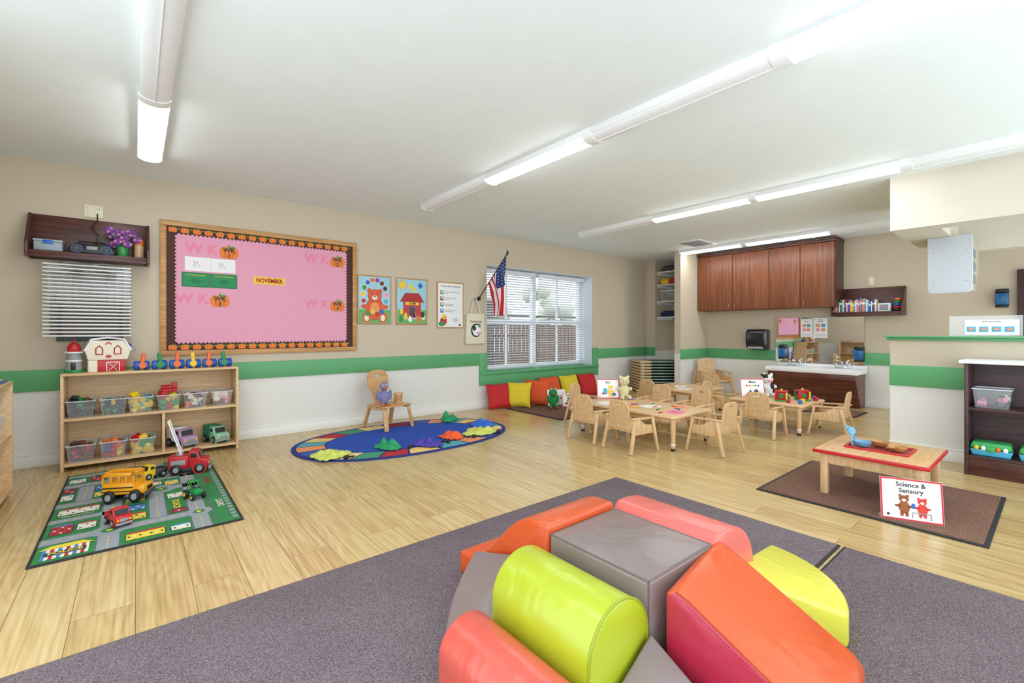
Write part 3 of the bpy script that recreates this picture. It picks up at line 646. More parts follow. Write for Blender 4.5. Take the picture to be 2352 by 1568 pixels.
e=E('storage_box','small clear plastic box with a blue clip lid','storage box',(-.56,5.42,zs));m=M();m.bx(-.085,.085,-.06,.06,0,.08,mat('box_clear',(205,218,228),.2,alpha=.5),.01);m.obj('box_body',e)
m=M();m.bx(-.09,.09,-.065,.065,.08,.095,mat('lid_clear',(200,215,225),.3,alpha=.7),.006);m.bx(-.03,.03,-.068,-.062,.06,.09,blue,.002);m.obj('lid',e)
m=M();m.bx(-.06,.06,-.03,.03,.006,.05,mat('blue_felt',(80,120,170),.8),.008);m.obj('box_contents',e)
e=E('portable_radio','black portable radio with blue rimmed speakers','radio',(-.29,5.42,zs));m=M();m.prism([(-.15,0),(.15,0),(.155,.035),(.11,.085),(-.11,.085),(-.155,.035)],-.07,.07,black,.012);m.obj('radio_body',e)
for x in(-.095,.095):
    m=M();m.cyl((x,-.072,.04),.036,.01,blue,rot=(90,0,0));m.cyl((x,-.076,.04),.031,.01,black,rot=(90,0,0));m.cyl((x,-.08,.04),.014,.008,dgrey,rot=(90,0,0));m.obj('speaker',e)
m=M();m.box((0,-.073,.05),(.07,.008,.03),grey,.003);m.tube([(-.1,0,.08),(-.08,0,.11),(.08,0,.11),(.1,0,.08)],.006,black);m.obj('handle',e)
m=M();m.tube([(.025,.11,.385),(.028,.08,.325),(-.01,.05,.245),(.035,.04,.185),(.02,.04,.105),(.01,.03,.065)],.005,black,6);m.obj('power_cord',e)
e=E('flower_vase','green glass vase with purple artificial flowers','flowers',(-.09,5.41,zs))
m=M();m.cyl((0,0,.045),.035,.09,mat('green_glass',(60,150,80),.2,alpha=.8),r2=.045,bev=.005);m.obj('vase',e)
FL=[]
for i in range(15):
    a=i*2.4;r=.02+.10*(i/15);FL.append((r*math.cos(a),r*math.sin(a)*.6,.17+.06*math.sin(i*1.7)))
m=M()
for x,y,z in FL: m.rod((0,0,.07),(x,y,z),.003,grn,seg=5)
m.obj('stems',e)
m=M();fl=mat('petal_purple',(118,60,140),.7);fl2=mat('petal_lilac',(190,120,180),.7)
for i,(x,y,z) in enumerate(FL):
    for k in range(6):
        b=k*1.05;m.sph((x+.018*math.cos(b),y-.006,z+.018*math.sin(b)),(.015,.009,.015),[fl,fl2,fl][(i+k)%3],seg=8)
m.obj('flower_heads',e)
e=E('snack_jar','clear jar of brown and orange crafts with orange lid','jar',(.025,5.42,zs));m=M();m.cyl((0,0,.06),.035,.12,mat('jar_brown',(190,160,120),.3,var=.5,vscale=60),bev=.006);m.obj('jar_body',e);m=M();m.cyl((0,0,.145),.033,.05,org);m.obj('lid',e)
# drying rack
e=E('drying_rack','wall mounted wire art drying rack with many thin shelves','drying rack',(-.305,5.54,1.08))
m=M()
for x in(-.2,.2): m.bx(x-.012,x+.012,-.03,0,0,.66,dgrey)
m.bx(-.26,.26,-.015,-.002,.04,.60,mat('rack_back',(140,124,112),.6));m.bx(-.22,.22,-.02,-.005,-.02,.02,black);m.obj('wall_bracket',e)
for k in range(20):
    z=.03+k*.031;m=M();a,b=.275,.26
    for (p,q) in(((-a,-.03),(a,-.03)),((-a,-.03),(-a,-b-.03)),((a,-.03),(a,-b-.03))): m.rod((p[0],p[1],z),(q[0],q[1],z),.004,metalw,seg=6)
    m.bx(-a,a,-b-.035,-b-.03,z-.0065,z+.0065,metalw,.002);m.bx(-a,a,-b*.5,-b*.5+.004,z-.003,z+.003,metalw)
    for i in range(9): x=-a+2*a*(i+1)/10;m.rod((x,-.03,z),(x,-b-.03,z),.002,metalw,seg=5)
    m.obj('wire_shelf',e)
for k,(z,w,xo) in enumerate([(19,.34,.02),(17,.3,.03),(16,.4,-.04)]):
    m=M();n=12
    V=[];Fs=[]
    for i in range(n+1):
        x=-w/2+w*i/n;zz=.009*math.sin(i*.9)+.012
        V+=[(x,-.17,zz-.002),(x,-.15,zz),(x,.1,zz+.003)]
    for i in range(n):
        for j in(0,1): Fs.append((3*i+j,3*i+3+j,3*i+4+j,3*i+1+j))
    m.faces(V,Fs,paper);m.obj('artwork_sheet',loc=(-.305+xo,5.38,1.08+.03+z*.031+.005),label='curled white sheet of paper on the drying rack',cat='paper',group='papers on the drying rack')
# bulletin board
e=E('bulletin_board','oak framed bulletin board with pink paper and pumpkin border','bulletin board',(0,5.54,0))
X0,X1,Z0,Z1=.18,2.09,.91,2.225
m=M();fr=.05
m.bx(X0,X1,-.03,0,Z1-fr,Z1,oak,.005);m.bx(X0,X1,-.03,0,Z0,Z0+fr,oak,.005);m.bx(X0,X0+fr,-.03,0,Z0+fr,Z1-fr,oak,.005);m.bx(X1-fr,X1,-.03,0,Z0+fr,Z1-fr,oak,.005);m.obj('oak_frame',e)
bb=mat('border_brown',(74,40,28),.7);pp=mat('paper_pink',(230,162,188),.75,bump=.3,bscale=5);pk2=mat('pumpkin_orange',(236,128,38),.6);pk3=mat('pumpkin_dark',(200,90,22),.6);leaf=mat('leaf_dark',(84,150,60),.6)
x0,x1,z0,z1=X0+fr,X1-fr,Z0+fr,Z1-fr
m=M();m.bx(x0,x1,-.008,-.002,z0,z1,bb);bwd=.082
def pumpkin(m,x,z,s,y):
    for dx in(-.55,.55,0): m.disc((x+dx*s,y-(.0006 if dx==0 else 0),z),s*.55,s*.8,pk2 if dx else pk3,14)
    m.disc((x,y-.0009,z),s*.42,s*.76,pk2,14)
    m.quad(x-.1*s,x+.1*s,z+.7*s,z+1.05*s,y-.001,leaf);m.disc((x+.4*s,y-.0012,z+.75*s),.35*s,.15*s,leaf,8)
def scal(xa,xb,za,zb,r=.018):
    pts=[]
    def edge(p,q):
        L=(Vector(q)-Vector(p)).length;n=max(1,round(L/(2*r)));d=(Vector(q)-Vector(p))/n;nn=Vector((d.y,-d.x)).normalized()
        for i in range(n):
            a=Vector(p)+d*i
            for k in range(4):
                t=k/4;o=a+d*t+nn*(math.sin(math.pi*t)*r)
                pts.append((o.x,o.y))
    edge((xa,za),(xb,za));edge((xb,za),(xb,zb));edge((xb,zb),(xa,zb));edge((xa,zb),(xa,za));return pts
m.shape([scal(x0+bwd,x1-bwd,z0+bwd,z1-bwd)],.003,pp,X=TR(y=-.0095))
x=x0+.05;i=0
while x<x1-.03:
    pumpkin(m,x,z1-.034,.032,-.0088);pumpkin(m,x,z0+.030,.032,-.0088)
    m.disc((x+.05,-.009,z1-.02),.012,.008,leaf,8);m.disc((x+.05,-.009,z0+.04),.012,.008,leaf,8)
    x+=.098;i+=1
m.obj('pinned_border_and_paper',e)
y=-.013
def wk(xl,z,n):
    m=M();m.text('W K',.135,(xl+.125,y,z+.01),lpink,off=.035,sx=1);m.obj('week_letters',e)
    m=M();pumpkin(m,xl+.36,z-.005,.078,y-.001)
    m.text('WK',.062,(xl+.36,y-.006,z+.02),black,off=.03);m.text(n,.055,(xl+.36,y-.006,z-.034),black,off=.03);m.obj('pumpkin_cutout',e)
wk(.39,1.965,'1');wk(1.5,1.975,'2');wk(.31,1.46,'3');wk(1.5,1.45,'4')
pgr=mat('paper_green',(30,125,78),.7)
for xx in(.375,.592):
    m=M();m.bx(xx,xx+.215,-.014,-.012,1.75,1.89,paper)
    for k in range(5): m.rod((xx+.06+.02*k,-.0145,1.79),(xx+.08+.02*math.cos(k*2),-.0145,1.85),.0012,grey,seg=4)
    m.obj('pinned_sheet',e)
for xx in(.35,.588):
    m=M();m.bx(xx,xx+.235,-.014,-.012,1.59,1.735,pgr);m.box((xx+.1175,-.0145,1.663),(.215,.001,.125),mat('paper_green_light',(42,142,92),.7));m.text('Monthly Art Lesson',.02,(xx+.1175,-.016,1.71),ry_);m.disc((xx+.1175,-.0155,1.65),.05,.025,pgr,10);m.obj('pinned_sheet',e)
m=M();m.bx(.975,1.285,-.0135,-.012,1.655,1.735,yel);m.text('NOVEMBER',.062,(1.13,-.0155,1.695),rred,off=.03,sx=.82);m.obj('month_card',e)
# posters
def poster(x0,x1,z0,z1,label,fm,bg,draw):
    e=E('poster',label,'poster',((x0+x1)/2,5.538,z0));w=x1-x0;h=z1-z0
    m=M();m.box((0,-.006,h/2),(w,.012,h),fm,.005);m.obj('poster_frame',e)
    m=M();m.box((0,-.0125,h/2),(w-.035,.003,h-.035),bg,.001);draw(m,w,h);m.obj('poster_print',e)
pb=mat('poster_blue',(156,208,226),.5);pbr=mat('bear_brown_red',(220,94,50),.6);pbd=mat('bear_dark_red',(180,60,36),.6)
def d1(m,w,h):
    y=-.0145;m.quad(-w/2+.02,w/2-.02,.02,h*.3,y,mat('poster_green',(100,175,90),.5))
    m.disc((0,y-.0008,.2),.115,.145,pbd);m.disc((0,y-.001,.2),.105,.135,pbr);m.disc((0,y-.0014,.36),.092,.082,pbd);m.disc((0,y-.0015,.36),.085,.075,pbr)
    for x in(-.07,.07): m.disc((x,y-.001,.42),.03,.03,pbr);m.disc((x*1.5,y-.0012,.09),.055,.07,pbr);m.disc((x*1.5,y-.0016,.08),.03,.04,cream);m.disc((x*1.7,y-.0014,.22),.06,.03,pbr,rot=0)
    m.disc((0,y-.0013,.2),.06,.08,mat('bear_belly',(240,150,90),.6));m.disc((0,y-.002,.335),.035,.028,cream);m.disc((0,y-.0025,.35),.012,.008,black)
    for x in(-.03,.03): m.disc((x,y-.0022,.385),.008,.01,black)
    cs=[red,yel,grn,blue,org,pur,brown,black,pink,cyan]
    for i in range(10):
        a=R(200-i*24.5);m.disc((.155*math.cos(a),y-.003,.36+.2*math.sin(a)),.03,.03,cs[i]);m.disc((.155*math.cos(a),y-.0028,.36+.2*math.sin(a)),.035,.035,white)
    for i in range(4): m.disc((-.09+.06*i,y-.003,.13+.03*(i%2)),.03,.03,[grn,yel,red,blue][i])
def d2(m,w,h):
    y=-.0145;m.quad(-w/2+.02,w/2-.02,.02,h*.32,y,mat('poster_green',(100,175,90),.5))
    m.quad(-.13,.13,.1,.32,y-.001,red);m.prism([(-.18,.3),(.18,.3),(.1,.42),(-.1,.42)],y-.0015,y-.0012,mat('roof_red',(170,30,34),.5));m.quad(-.05,.05,.1,.24,y-.002,blue);m.quad(-.035,.035,.11,.23,y-.0025,brown)
    m.quad(-.1,.1,.26,.3,y-.002,yel);m.text('FARM',.04,(0,y-.004,.28),black)
    m.disc((-.14,y-.001,.52),.05,.05,yel,24)
    for i in range(10): a=i*.628;m.faces([(-.14+.055*math.cos(a-.15),y-.001,.52+.055*math.sin(a-.15)),(-.14+.055*math.cos(a+.15),y-.001,.52+.055*math.sin(a+.15)),(-.14+.08*math.cos(a),y-.001,.52+.08*math.sin(a))],[(0,1,2)],org)
    m.disc((-.02,y-.001,.5),.035,.035,yel);m.disc((.03,y-.001,.46),.03,.02,yel)
    m.faces([(.12,y-.001,.48),(.16,y-.001,.52),(.12,y-.001,.57),(.08,y-.001,.52)],[(0,1,2,3)],blue)
    for i,c in enumerate([grn,yel,white,pink,org,cream]): m.disc((-.16+.065*i,y-.002,.07+.03*(i%2)),.03,.035,c);m.disc((-.16+.065*i,y-.0025,.11+.03*(i%2)),.018,.018,c)
    m.quad(.13,.18,.1,.17,y-.003,black);m.quad(-.18,-.13,.14,.2,y-.003,yel)
def d3(m,w,h):
    y=-.015;m.text('Preschool Rules of the Room!',.027,(0,y,h-.06),black,off=.02)
    L=['We listen to our teachers and\nfriends','We walk when inside the\nclassroom','We use kind words\nand gentle hands','We use inside voices and\nclean up our toys']
    for i,t in enumerate(L):
        z=h-.15-i*.085;m.box((-.145,y,z),(.05,.002,.055),[grn,brown,teal,blue][i],.001);m.disc((-.145,y-.002,z+.005),.014,.016,cream);m.text(t,.019,(-.1,y,z),dgrey,al='LEFT')
    m.disc((-.12,y,.1),.055,.06,red);m.disc((-.11,y-.001,.16),.035,.035,yel);m.disc((-.09,y-.002,.155),.02,.01,org);m.disc((-.15,y-.001,.06),.05,.035,grn)
    m.text('We are\nsafe, kind and\nfriendly',.019,(.08,y,.12),dgrey);m.disc((.15,y,.045),.016,.016,black)
poster(2.10,2.545,1.235,1.85,'colourful poster of a teddy bear with colour circles',oak,pb,d1)
poster(2.61,3.07,1.235,1.85,'colourful poster of a red barn and shapes',oak,pb,d2)
poster(3.22,3.66,1.19,1.84,'framed white classroom rules poster',oak,paper,d3)
# tote bag
e=E('tote_bag','cream canvas tote bag hanging on the wall','tote bag',(3.85,5.539,.96))
canv=mat('canvas',(226,218,196),.9,bump=.3,bscale=150)
m=M();m.prism([(-.17,0),(.17,0),(.155,.45),(-.155,.45)],-.05,-.001,canv,.012);m.obj('bag_body',e)
m=M()
for y in(-.045,-.012): m.tube([(-.08,y,.44),(-.07,y,.52),(-.02,-.02,.66),(.02,-.02,.66),(.07,y,.52),(.08,y,.44)],.009,canv,6)
m.obj('bag_handle',e)
m=M();y=-.052;m.disc((0,y,.2),.09,.1,black);m.disc((.01,y-.001,.2),.075,.08,white);m.disc((-.03,y-.002,.23),.03,.035,black);m.disc((.04,y-.002,.16),.03,.02,pink);m.disc((.06,y-.002,.27),.02,.03,grn);m.text('Community',.045,(0,y-.001,.33),dgrey);m.obj('bag_print',e)
# flag
e=E('wall_flag','american flag hanging from an angled black wall pole','flag',(0,0,0))
p0=Vector((3.93,5.53,1.63));p1=Vector((4.13,5.1,2.27))
m=M();m.rod(p0,p1,.008,black);m.cyl(tuple(p0),.03,.02,black,rot=(90,0,0));m.obj('pole',e)
m=M();m.prism([(0,-.03),(.018,0),(0,.05),(-.018,0)],-.006,.006,black,X=Matrix.Translation(p1));m.obj('finial',e)
m=M();frd=mat('flag_red',(196,34,52),.8);fwh=mat('flag_white',(238,238,242),.8);fbl=mat('flag_blue',(40,56,116),.8)
nu,nv=39,30;Ln=.86
def fp(u,v):
    b=p1.lerp(p0,.04+.62*u)
    k=min(1,v*1.5)*.62
    cx,cy=4.16,5.2
    x=b.x*(1-k)+(cx-.12*u+.02)*k;yy=b.y*(1-k)+(cy+.02)*k
    z=b.z-Ln*v*(1-.45*u)
    yy+=.04*math.sin(u*13+v*2)*min(1,v*3);x+=.025*math.sin(u*9)*min(1,v*3)
    return (x,yy,z)
for i in range(nu):
    for j in range(nv):
        st=i//3;c=frd if st%2==0 else fwh
        if st<7 and j<nv*.42: c=fbl
        m.faces([fp(i/nu,j/nv),fp((i+1)/nu,j/nv),fp((i+1)/nu,(j+1)/nv),fp(i/nu,(j+1)/nv)],[(0,1,2,3)],c)
for a in range(5):
    for b in range(6):
        q=fp((a+.6)*3.9/nu,(b+.6)/nv*2);m.sph((q[0]-.002,q[1]-.008,q[2]),(.007,.004,.007),fwh,seg=6)
m.obj('flag_cloth',e)
# ================= READING CORNER =================
def pillow(c,loc,rz,s,label,roll=0,lean=72):
    m=M();n=12;V=[];Fs=[]
    for side in(1,-1):
        for i in range(n+1):
            for j in range(n+1):
                u=2*i/n-1;v=2*j/n-1;h_=(max(0,(1-u**4)*(1-v**4)))**.45*.20
                V.append((u*.5*(1-.08*(1-v*v)*abs(u)),v*.5*(1-.08*(1-u*u)*abs(v)),side*h_))
    for sd in (0,1):
        o=sd*(n+1)**2
        for i in range(n):
            for j in range(n):
                q=(o+i*(n+1)+j,o+(i+1)*(n+1)+j,o+(i+1)*(n+1)+j+1,o+i*(n+1)+j+1);Fs.append(q if sd==0 else q[::-1])
    V=[(a*s,b*s,c_*s) for a,b,c_ in V]
    m.X=TR(rx=lean)@TR(rz=roll)
    m.faces(V,Fs,c)
    mz=min(v.z for v in m.V);m.V=[v-Vector((0,0,mz)) for v in m.V]
    m.obj('cushion',loc=loc,rz=rz,label=label,cat='cushion',group='cushions under the window',ang=80)
fr_=mat('fabric_red',(192,34,40),.8,bump=.2,bscale=30);fy=mat('fabric_yellow',(224,200,44),.8,bump=.2,bscale=30);fo=mat('fabric_orange',(224,86,40),.8,bump=.2,bscale=30)
pillow(fr_,(4.17,5.36,0),-12,.38,'red square cushion leaning against the wall')
pillow(fy,(4.44,5.22,.014),-50,.38,'yellow square cushion leaning against the red cushion')
pillow(fo,(4.79,5.2,.014),-55,.40,'orange square cushion leaning against the yellow cushion')
pillow(fo,(5.27,5.38,0),0,.42,'orange square cushion under the window sill')
pillow(fy,(5.73,5.38,0),0,.42,'yellow square cushion under the window sill')
pillow(fr_,(6.19,5.38,0),0,.42,'red square cushion under the window sill')
def sign(w,h,loc,rz,title,label,draw=None,fs=None,tilt=-10,tz=.82):
    e=E('tabletop_sign',label,'sign',loc,rz)
    X=TR(rx=tilt);ac=mat('acrylic',(235,235,240),.1,alpha=.5)
    m=M();m.X=X;m.box((0,0,h/2),(w,.004,h),ac,.001);m.X=Matrix();m.bx(-w/2,w/2,-.0,.07,0,.004,ac);m.obj('acrylic_stand',e)
    m=M();m.X=X;m.box((0,-.003,h/2),(w*.985,.001,h*.985),redtxt);m.box((0,-.004,h/2),(w*.93,.001,h*.91),paper)
    m.text(title,fs or h*.17,(0,-.006,h*tz),black,off=.02)
    if draw: draw(m,w,h,-.006)
    m.disc((-w*.38,-.006,h*.12),h*.03,h*.03,black)
    m.obj('sign_card',e)
brb=mat('sign_bear_red',(214,60,50),.6);dkb=mat('sign_brown',(150,84,40),.6)
def ani(m,x,z,s,y,c,c2=cream):
    m.disc((x,y,z),.09*s,.12*s,c);m.disc((x,y-.0005,z+.16*s),.08*s,.07*s,c)
    for d in(-1,1): m.disc((x+d*.06*s,y,z+.22*s),.025*s,.03*s,c);m.disc((x+d*.04*s,y,z-.13*s),.03*s,.05*s,c);m.disc((x+d*.03*s,y-.001,z+.18*s),.008*s,.01*s,black);m.disc((x+d*.1*s,y,z+.02*s),.05*s,.025*s,c)
    m.disc((x,y-.001,z+.135*s),.035*s,.028*s,c2)
def dsc(m,w,h,y):
    ani(m,-.035,.078,.30,y,dkb);ani(m,.05,.076,.27,y,brb)
    m.quad(-.0,.09,.05,.055,y-.001,grey);m.quad(.0,.005,.02,.05,y-.001,grey);m.quad(.085,.09,.02,.05,y-.001,grey);m.disc((.008,y-.001,.09),.01,.016,blue)
def dart(m,w,h,y): ani(m,.03,.075,.34,y,yel);m.quad(-.06,-.01,.05,.12,y,cyan);m.disc((-.06,y-.001,.06),.02,.012,red);m.disc((.07,y-.001,.05),.025,.02,blue)
def dmath(m,w,h,y):
    for i in range(5): m.disc((-.07+.035*i,y,.145),.012,.012,[red,org,yel,grn,blue][i],8)
    ani(m,-.02,.06,.28,y,white);m.disc((-.03,y-.002,.07),.015,.02,black);m.disc((.04,y-.001,.06),.03,.04,dgrey)
def dread(m,w,h,y): m.disc((0,y,.08),.04,.05,grn);m.disc((0,y-.001,.13),.03,.025,grn);m.quad(-.03,.03,.05,.09,y-.002,yel);m.disc((-.05,y,.05),.02,.02,red);m.disc((.05,y,.05),.02,.02,blue)
sign(.295,.245,(3.57,.575,.014),-67,'Science &\nSensory','red bordered white sign reading Science and Sensory on the mat',dsc,.036,tz=.78)
sign(.27,.235,(4.40,3.50,.336),-38,'Art','red bordered white sign reading Art on the table',dart)
sign(.29,.23,(5.83,2.42,.336),-42,'Math','red bordered white sign reading Math on the table',dmath)
sign(.22,.21,(5.02,4.72,.014),-30,'Reading','red bordered white sign reading Reading on the mat',dread)
m=M();m.X=TR(rx=-12);m.box((0,0,.12),(.3,.012,.24),paper,.003)
for i in range(3): m.box((-.08+.08*i,-.008,.12),(.05,.002,.06),[brown,grn,org][i],.001);m.disc((-.08+.08*i,-.01,.13),.012,.014,cream)
m.obj('picture_board',loc=(4.98,4.94,.014),rz=-20,label='white picture card propped behind the reading sign',cat='picture board')
def plush(name,label,loc,rz,s,bm_,parts):
    e=E(name,label,'plush toy',loc,rz,s=s);f=mat('plush_'+bm_[0],bm_[1],.95,bump=.6,bscale=60)
    m=M()
    for c,r in parts: m.sph(c,r,f,seg=16)
    m.obj('body',e,remesh=.022);return e,f
frogp=[((0,0,.32),(.2,.16,.26)),((0,-.03,.68),(.2,.18,.17)),((-.1,-.08,.85),(.08,.08,.09)),((.1,-.08,.85),(.08,.08,.09)),((-.22,-.05,.42),(.07,.07,.18)),((.22,-.05,.42),(.07,.07,.18)),((-.14,-.2,.07),(.08,.2,.07)),((.14,-.2,.07),(.08,.2,.07))]
e,f=plush('plush_frog','green plush frog with striped legs sitting on the mat',(4.77,4.82,.014),-35,.32,('green',(40,140,74)),frogp)
m=M()
for x in(-.1,.1): m.sph((x,-.15,.87),(.05,.03,.05),white,10);m.sph((x,-.18,.87),(.02,.015,.025),black,8)
m.obj('eyes',e);m=M();m.sph((0,-.2,.62),(.12,.04,.03),red,10);m.obj('mouth',e)
for x in(-.14,.14):
    m=M();m.sph((x,-.42,.06),(.07,.06,.05),red,10);m.obj('foot',e)
bearp=[((0,0,.3),(.2,.17,.28)),((0,-.03,.7),(.2,.18,.18)),((0,-.18,.66),(.09,.1,.08)),((-.15,0,.87),(.07,.04,.07)),((.15,0,.87),(.07,.04,.07)),((-.22,-.1,.4),(.08,.15,.08)),((.22,-.1,.4),(.08,.15,.08)),((-.14,-.25,.08),(.09,.2,.09)),((.14,-.25,.08),(.09,.2,.09))]
e,f=plush('plush_bear','cream plush teddy bear sitting on the art table',(4.55,3.38,.336),-40,.30,('cream',(226,212,168)),bearp)
m=M();m.sph((0,-.27,.69),(.03,.02,.025),black,8);m.sph((-.07,-.19,.76),.02,black,8);m.sph((.07,-.19,.76),.02,black,8);m.obj('face_features',e)
e,f=plush('plush_cow','black and white plush cow sitting on the math table',(6.1,2.36,.336),-45,.31,('white',(234,234,232)),bearp)
m=M();m.sph((0,-.24,.65),(.09,.05,.06),pink,10);m.sph((-.08,-.19,.77),.022,black,8);m.sph((.08,-.19,.77),.022,black,8);m.obj('face_features',e)
m=M();m.sph((-.1,-.05,.8),(.11,.13,.1),black,12);m.sph((.12,-.08,.4),(.1,.12,.12),black,12);m.sph((-.19,.0,.86),(.09,.04,.05),black,10);m.obj('fur_patches',e)
# story chair
e=E('story_chair','bentwood light wood chair standing on the oval rug','chair',(2.32,5.1,0),14)
bt=wood('bentwood',(198,146,92),(220,176,122),.35)
m=M();m.box((0,0,.28),(.38,.37,.018),bt,.008);m.obj('seat',e)
ar=[(-.08,0),(.08,0),(.095,.08),(.145,.17)]+[(.10*math.cos(R(t))+.045 ,.25+.10*math.sin(R(t))) for t in range(0,91,15)]+[(.10*math.cos(R(t))-.045 ,.25+.10*math.sin(R(t))) for t in range(90,181,15)]+[(-.145,.17),(-.095,.08)]
hl=[(.045*math.cos(R(t)),.28+.022*math.sin(R(t))) for t in range(0,360,20)]
m=M();m.shape([ar,hl],.016,bt,.003,X=TR(0,.17,.33,rx=-10));m.obj('backrest',e)
m=M();m.beam((0,.16,.28),(0,.18,.38),.15,.014,bt,.003);m.obj('back_support',e)
for x in(-.17,.17):
    for y,yo in((-.14,-.20),(.14,.22)):
        m=M();m.beam((x,y,.27),(x*1.12,yo,.012),.05,.022,bt,.004);m.obj('leg',e)
for x in(-.175,.175):
    m=M();m.beam((x,-.16,.255),(x,.16,.255),.022,.03,bt,.004);m.obj('side_rail',e)
birdp=[((0,0,.3),(.2,.18,.3)),((0,-.03,.74),(.17,.17,.17)),((-.24,-.02,.4),(.07,.1,.22)),((.24,-.02,.4),(.07,.1,.22)),((-.1,-.25,.06),(.07,.2,.06)),((.1,-.25,.06),(.07,.2,.06)),((0,.0,.93),(.05,.05,.06))]
e,f=plush('plush_bird','fluffy lavender blue plush bird sitting on the chair',(2.24,5.06,.289),-15,.29,('lavender',(136,136,178)),birdp)
m=M();m.sph((0,-.24,.7),(.08,.15,.055),org,10);m.obj('beak',e);m=M();m.sph((-.07,-.16,.8),.035,white,8);m.sph((.07,-.16,.8),.035,white,8);m.sph((-.07,-.19,.8),.015,black,8);m.sph((.07,-.19,.8),.015,black,8);m.obj('eyes',e)
for x in(-.1,.1):
    m=M();m.sph((x,-.46,.06),(.07,.09,.05),org,10);m.obj('foot',e)
m=M();m.cyl((0,0,.055),.045,.11,oak,r2=.05,bev=.004);m.cyl((0,0,.115),.06,.012,maple);m.cyl((0,0,.01),.052,.012,maple);m.obj('toy_drum',loc=(2.43,5.08,.289),label='small brown wooden drum on the chair seat',cat='drum')
plaque().obj('power_outlet',loc=(2.62,5.539,.32),label='cream power outlet low on the wall',cat='outlet')
# ================= TABLES =================
def table(x0,x1,y0,y1,h,label,top=maple):
    e=E('activity_table',label,'table',((x0+x1)/2,(y0+y1)/2,0));a=(x1-x0)/2;b=(y1-y0)/2
    r=.05;poly=[]
    for cx,cy,s0 in((a-r,b-r,0),(-a+r,b-r,90),(-a+r,-b+r,180),(a-r,-b+r,270)):
        for k in range(6): t=R(s0+18*k);poly.append((cx+r*math.cos(t),cy+r*math.sin(t)))
    m=M();m.prism(poly,0,.022,top,.003,X=TR(z=h-.022)@TR(rx=90));m.obj('table_top',e)
    m=M();q=.05
    for y in(-b+q,b-q): m.bx(-a+q,a-q,y-.008,y+.008,h-.065,h-.022,birch)
    for x in(-a+q,a-q): m.bx(x-.008,x+.008,-b+q,b-q,h-.065,h-.022,birch)
    m.obj('apron',e)
    for x in(-a+.055,a-.055):
        for y in(-b+.055,b-.055):
            m=M();m.cyl((0,0,(h-.022)/2+.01),.019,h-.042,birch,r2=.027,seg=14);m.cyl((0,0,.012),.021,.024,black,seg=12);m.cyl((0,0,.06),.024,.02,metalw,seg=12);m.obj('leg',e,loc=(x,y,0))
table(3.92,4.66,2.33,3.58,.335,'low light maple table with children seats around it')
table(5.58,6.33,1.8,2.62,.335,'low light maple table with math toys')
table(5.72,6.6,3.12,3.95,.335,'low light maple table near the stacked cots')
def chair(loc,rz,label='small light wood toddler chair with armrests'):
    e=E('toddler_chair',label,'chair',loc,rz,group='toddler chairs at the tables')
    m=M();m.box((0,0,.20),(.31,.30,.018),birch,.006);m.obj('seat',e)
    w=.125;ar=[(-w,-.02),(w,-.02),(w,.10)]+[(w-.07+.07*math.cos(R(t)),.125+.07*math.sin(R(t))) for t in range(0,91,15)]+[(-w+.07+.07*math.cos(R(t)),.125+.07*math.sin(R(t))) for t in range(90,181,15)]+[(-w,.1)]
    hl=[(.038*math.cos(R(t)),.155+.013*math.sin(R(t))) for t in range(0,360,24)]
    h2=[[(s*.025+.008*math.cos(R(t)),.05+.008*math.sin(R(t))) for t in range(0,360,40)] for s in(-1,0,1)]
    m=M();m.shape([ar,hl]+h2,.016,birch,.003,X=TR(0,.155,.29,rx=-8));m.obj('backrest',e)
    for x in(-.165,.165):
        m=M();m.beam((x,-.15,.316),(x,.18,.326),.034,.016,birch,.006);m.obj('armrest',e)
        m=M();m.prism([(-.135,.17),(.15,.17),(.155,.315),(.06,.315),(-.02,.26),(-.12,.25)],x-.008,x+.008,birch,.003,X=TR(rz=90)@Matrix.Diagonal((1,-1,1,1)));m.obj('side_panel',e)
    m=M();m.bx(-.165,.165,.14,.156,.21,.31,birch,.003);m.obj('back_rail',e)
    for x in(-.172,.172):
        for y,yo in((-.12,-.18),(.13,.21)):
            m=M();m.beam((x,y,.312),(x*1.1,yo,.004),.034,.026,birch,.006);m.obj('leg',e)
    return e
c0=chair((3.77,3.2,0),90);c0.scale=(.96,.96,1)
for x,y,r in [(3.74,2.70,84),(4.30,2.15,176),(4.34,3.80,10),(4.90,3.2,-90),(4.90,2.70,-96),(5.37,2.13,92),(5.98,1.66,184),(5.86,2.85,0),(5.52,3.6,90),(6.76,3.5,-90)]:
    dup(c0,(x,y,0),r)
dup(c0,(8.02,4.02,0),-30,'tall light wood toddler chair beside the wall',1.32)
def sheet(c,loc,rz,w=.2,h=.15,label='sheet'):
    m=M();m.bx(-w/2,w/2,-h/2,h/2,0,.002,c);
    for i in range(3): m.rod((-w*.2+i*.03,-h*.2,.0025),(w*.1+i*.02,h*.25,.0025),.0012,TOY[i],seg=4)
    m.obj('paper_sheet',loc=loc,rz=rz,label=label,cat='paper',group='papers on the tables')
hot=mat('paper_hotpink',(236,120,156),.7);po=mat('paper_orange',(236,150,110),.7)
for c,x,y,r,l in [(po,4.1,3.0,10,'orange sheet of paper on the art table'),(paper,4.3,2.85,-20,'white sheet of paper on the art table'),(hot,4.18,2.48,15,'pink sheet of paper on the art table'),(po,4.5,2.62,40,'orange sheet of paper on the art table'),(paper,4.12,3.3,0,'white sheet of paper on the art table'),(paper,5.95,3.4,5,'white sheet of paper on the far table'),(paper,6.2,3.6,30,'white sheet of paper on the far table')]: sheet(c,(x,y,.3355),r,label=l)
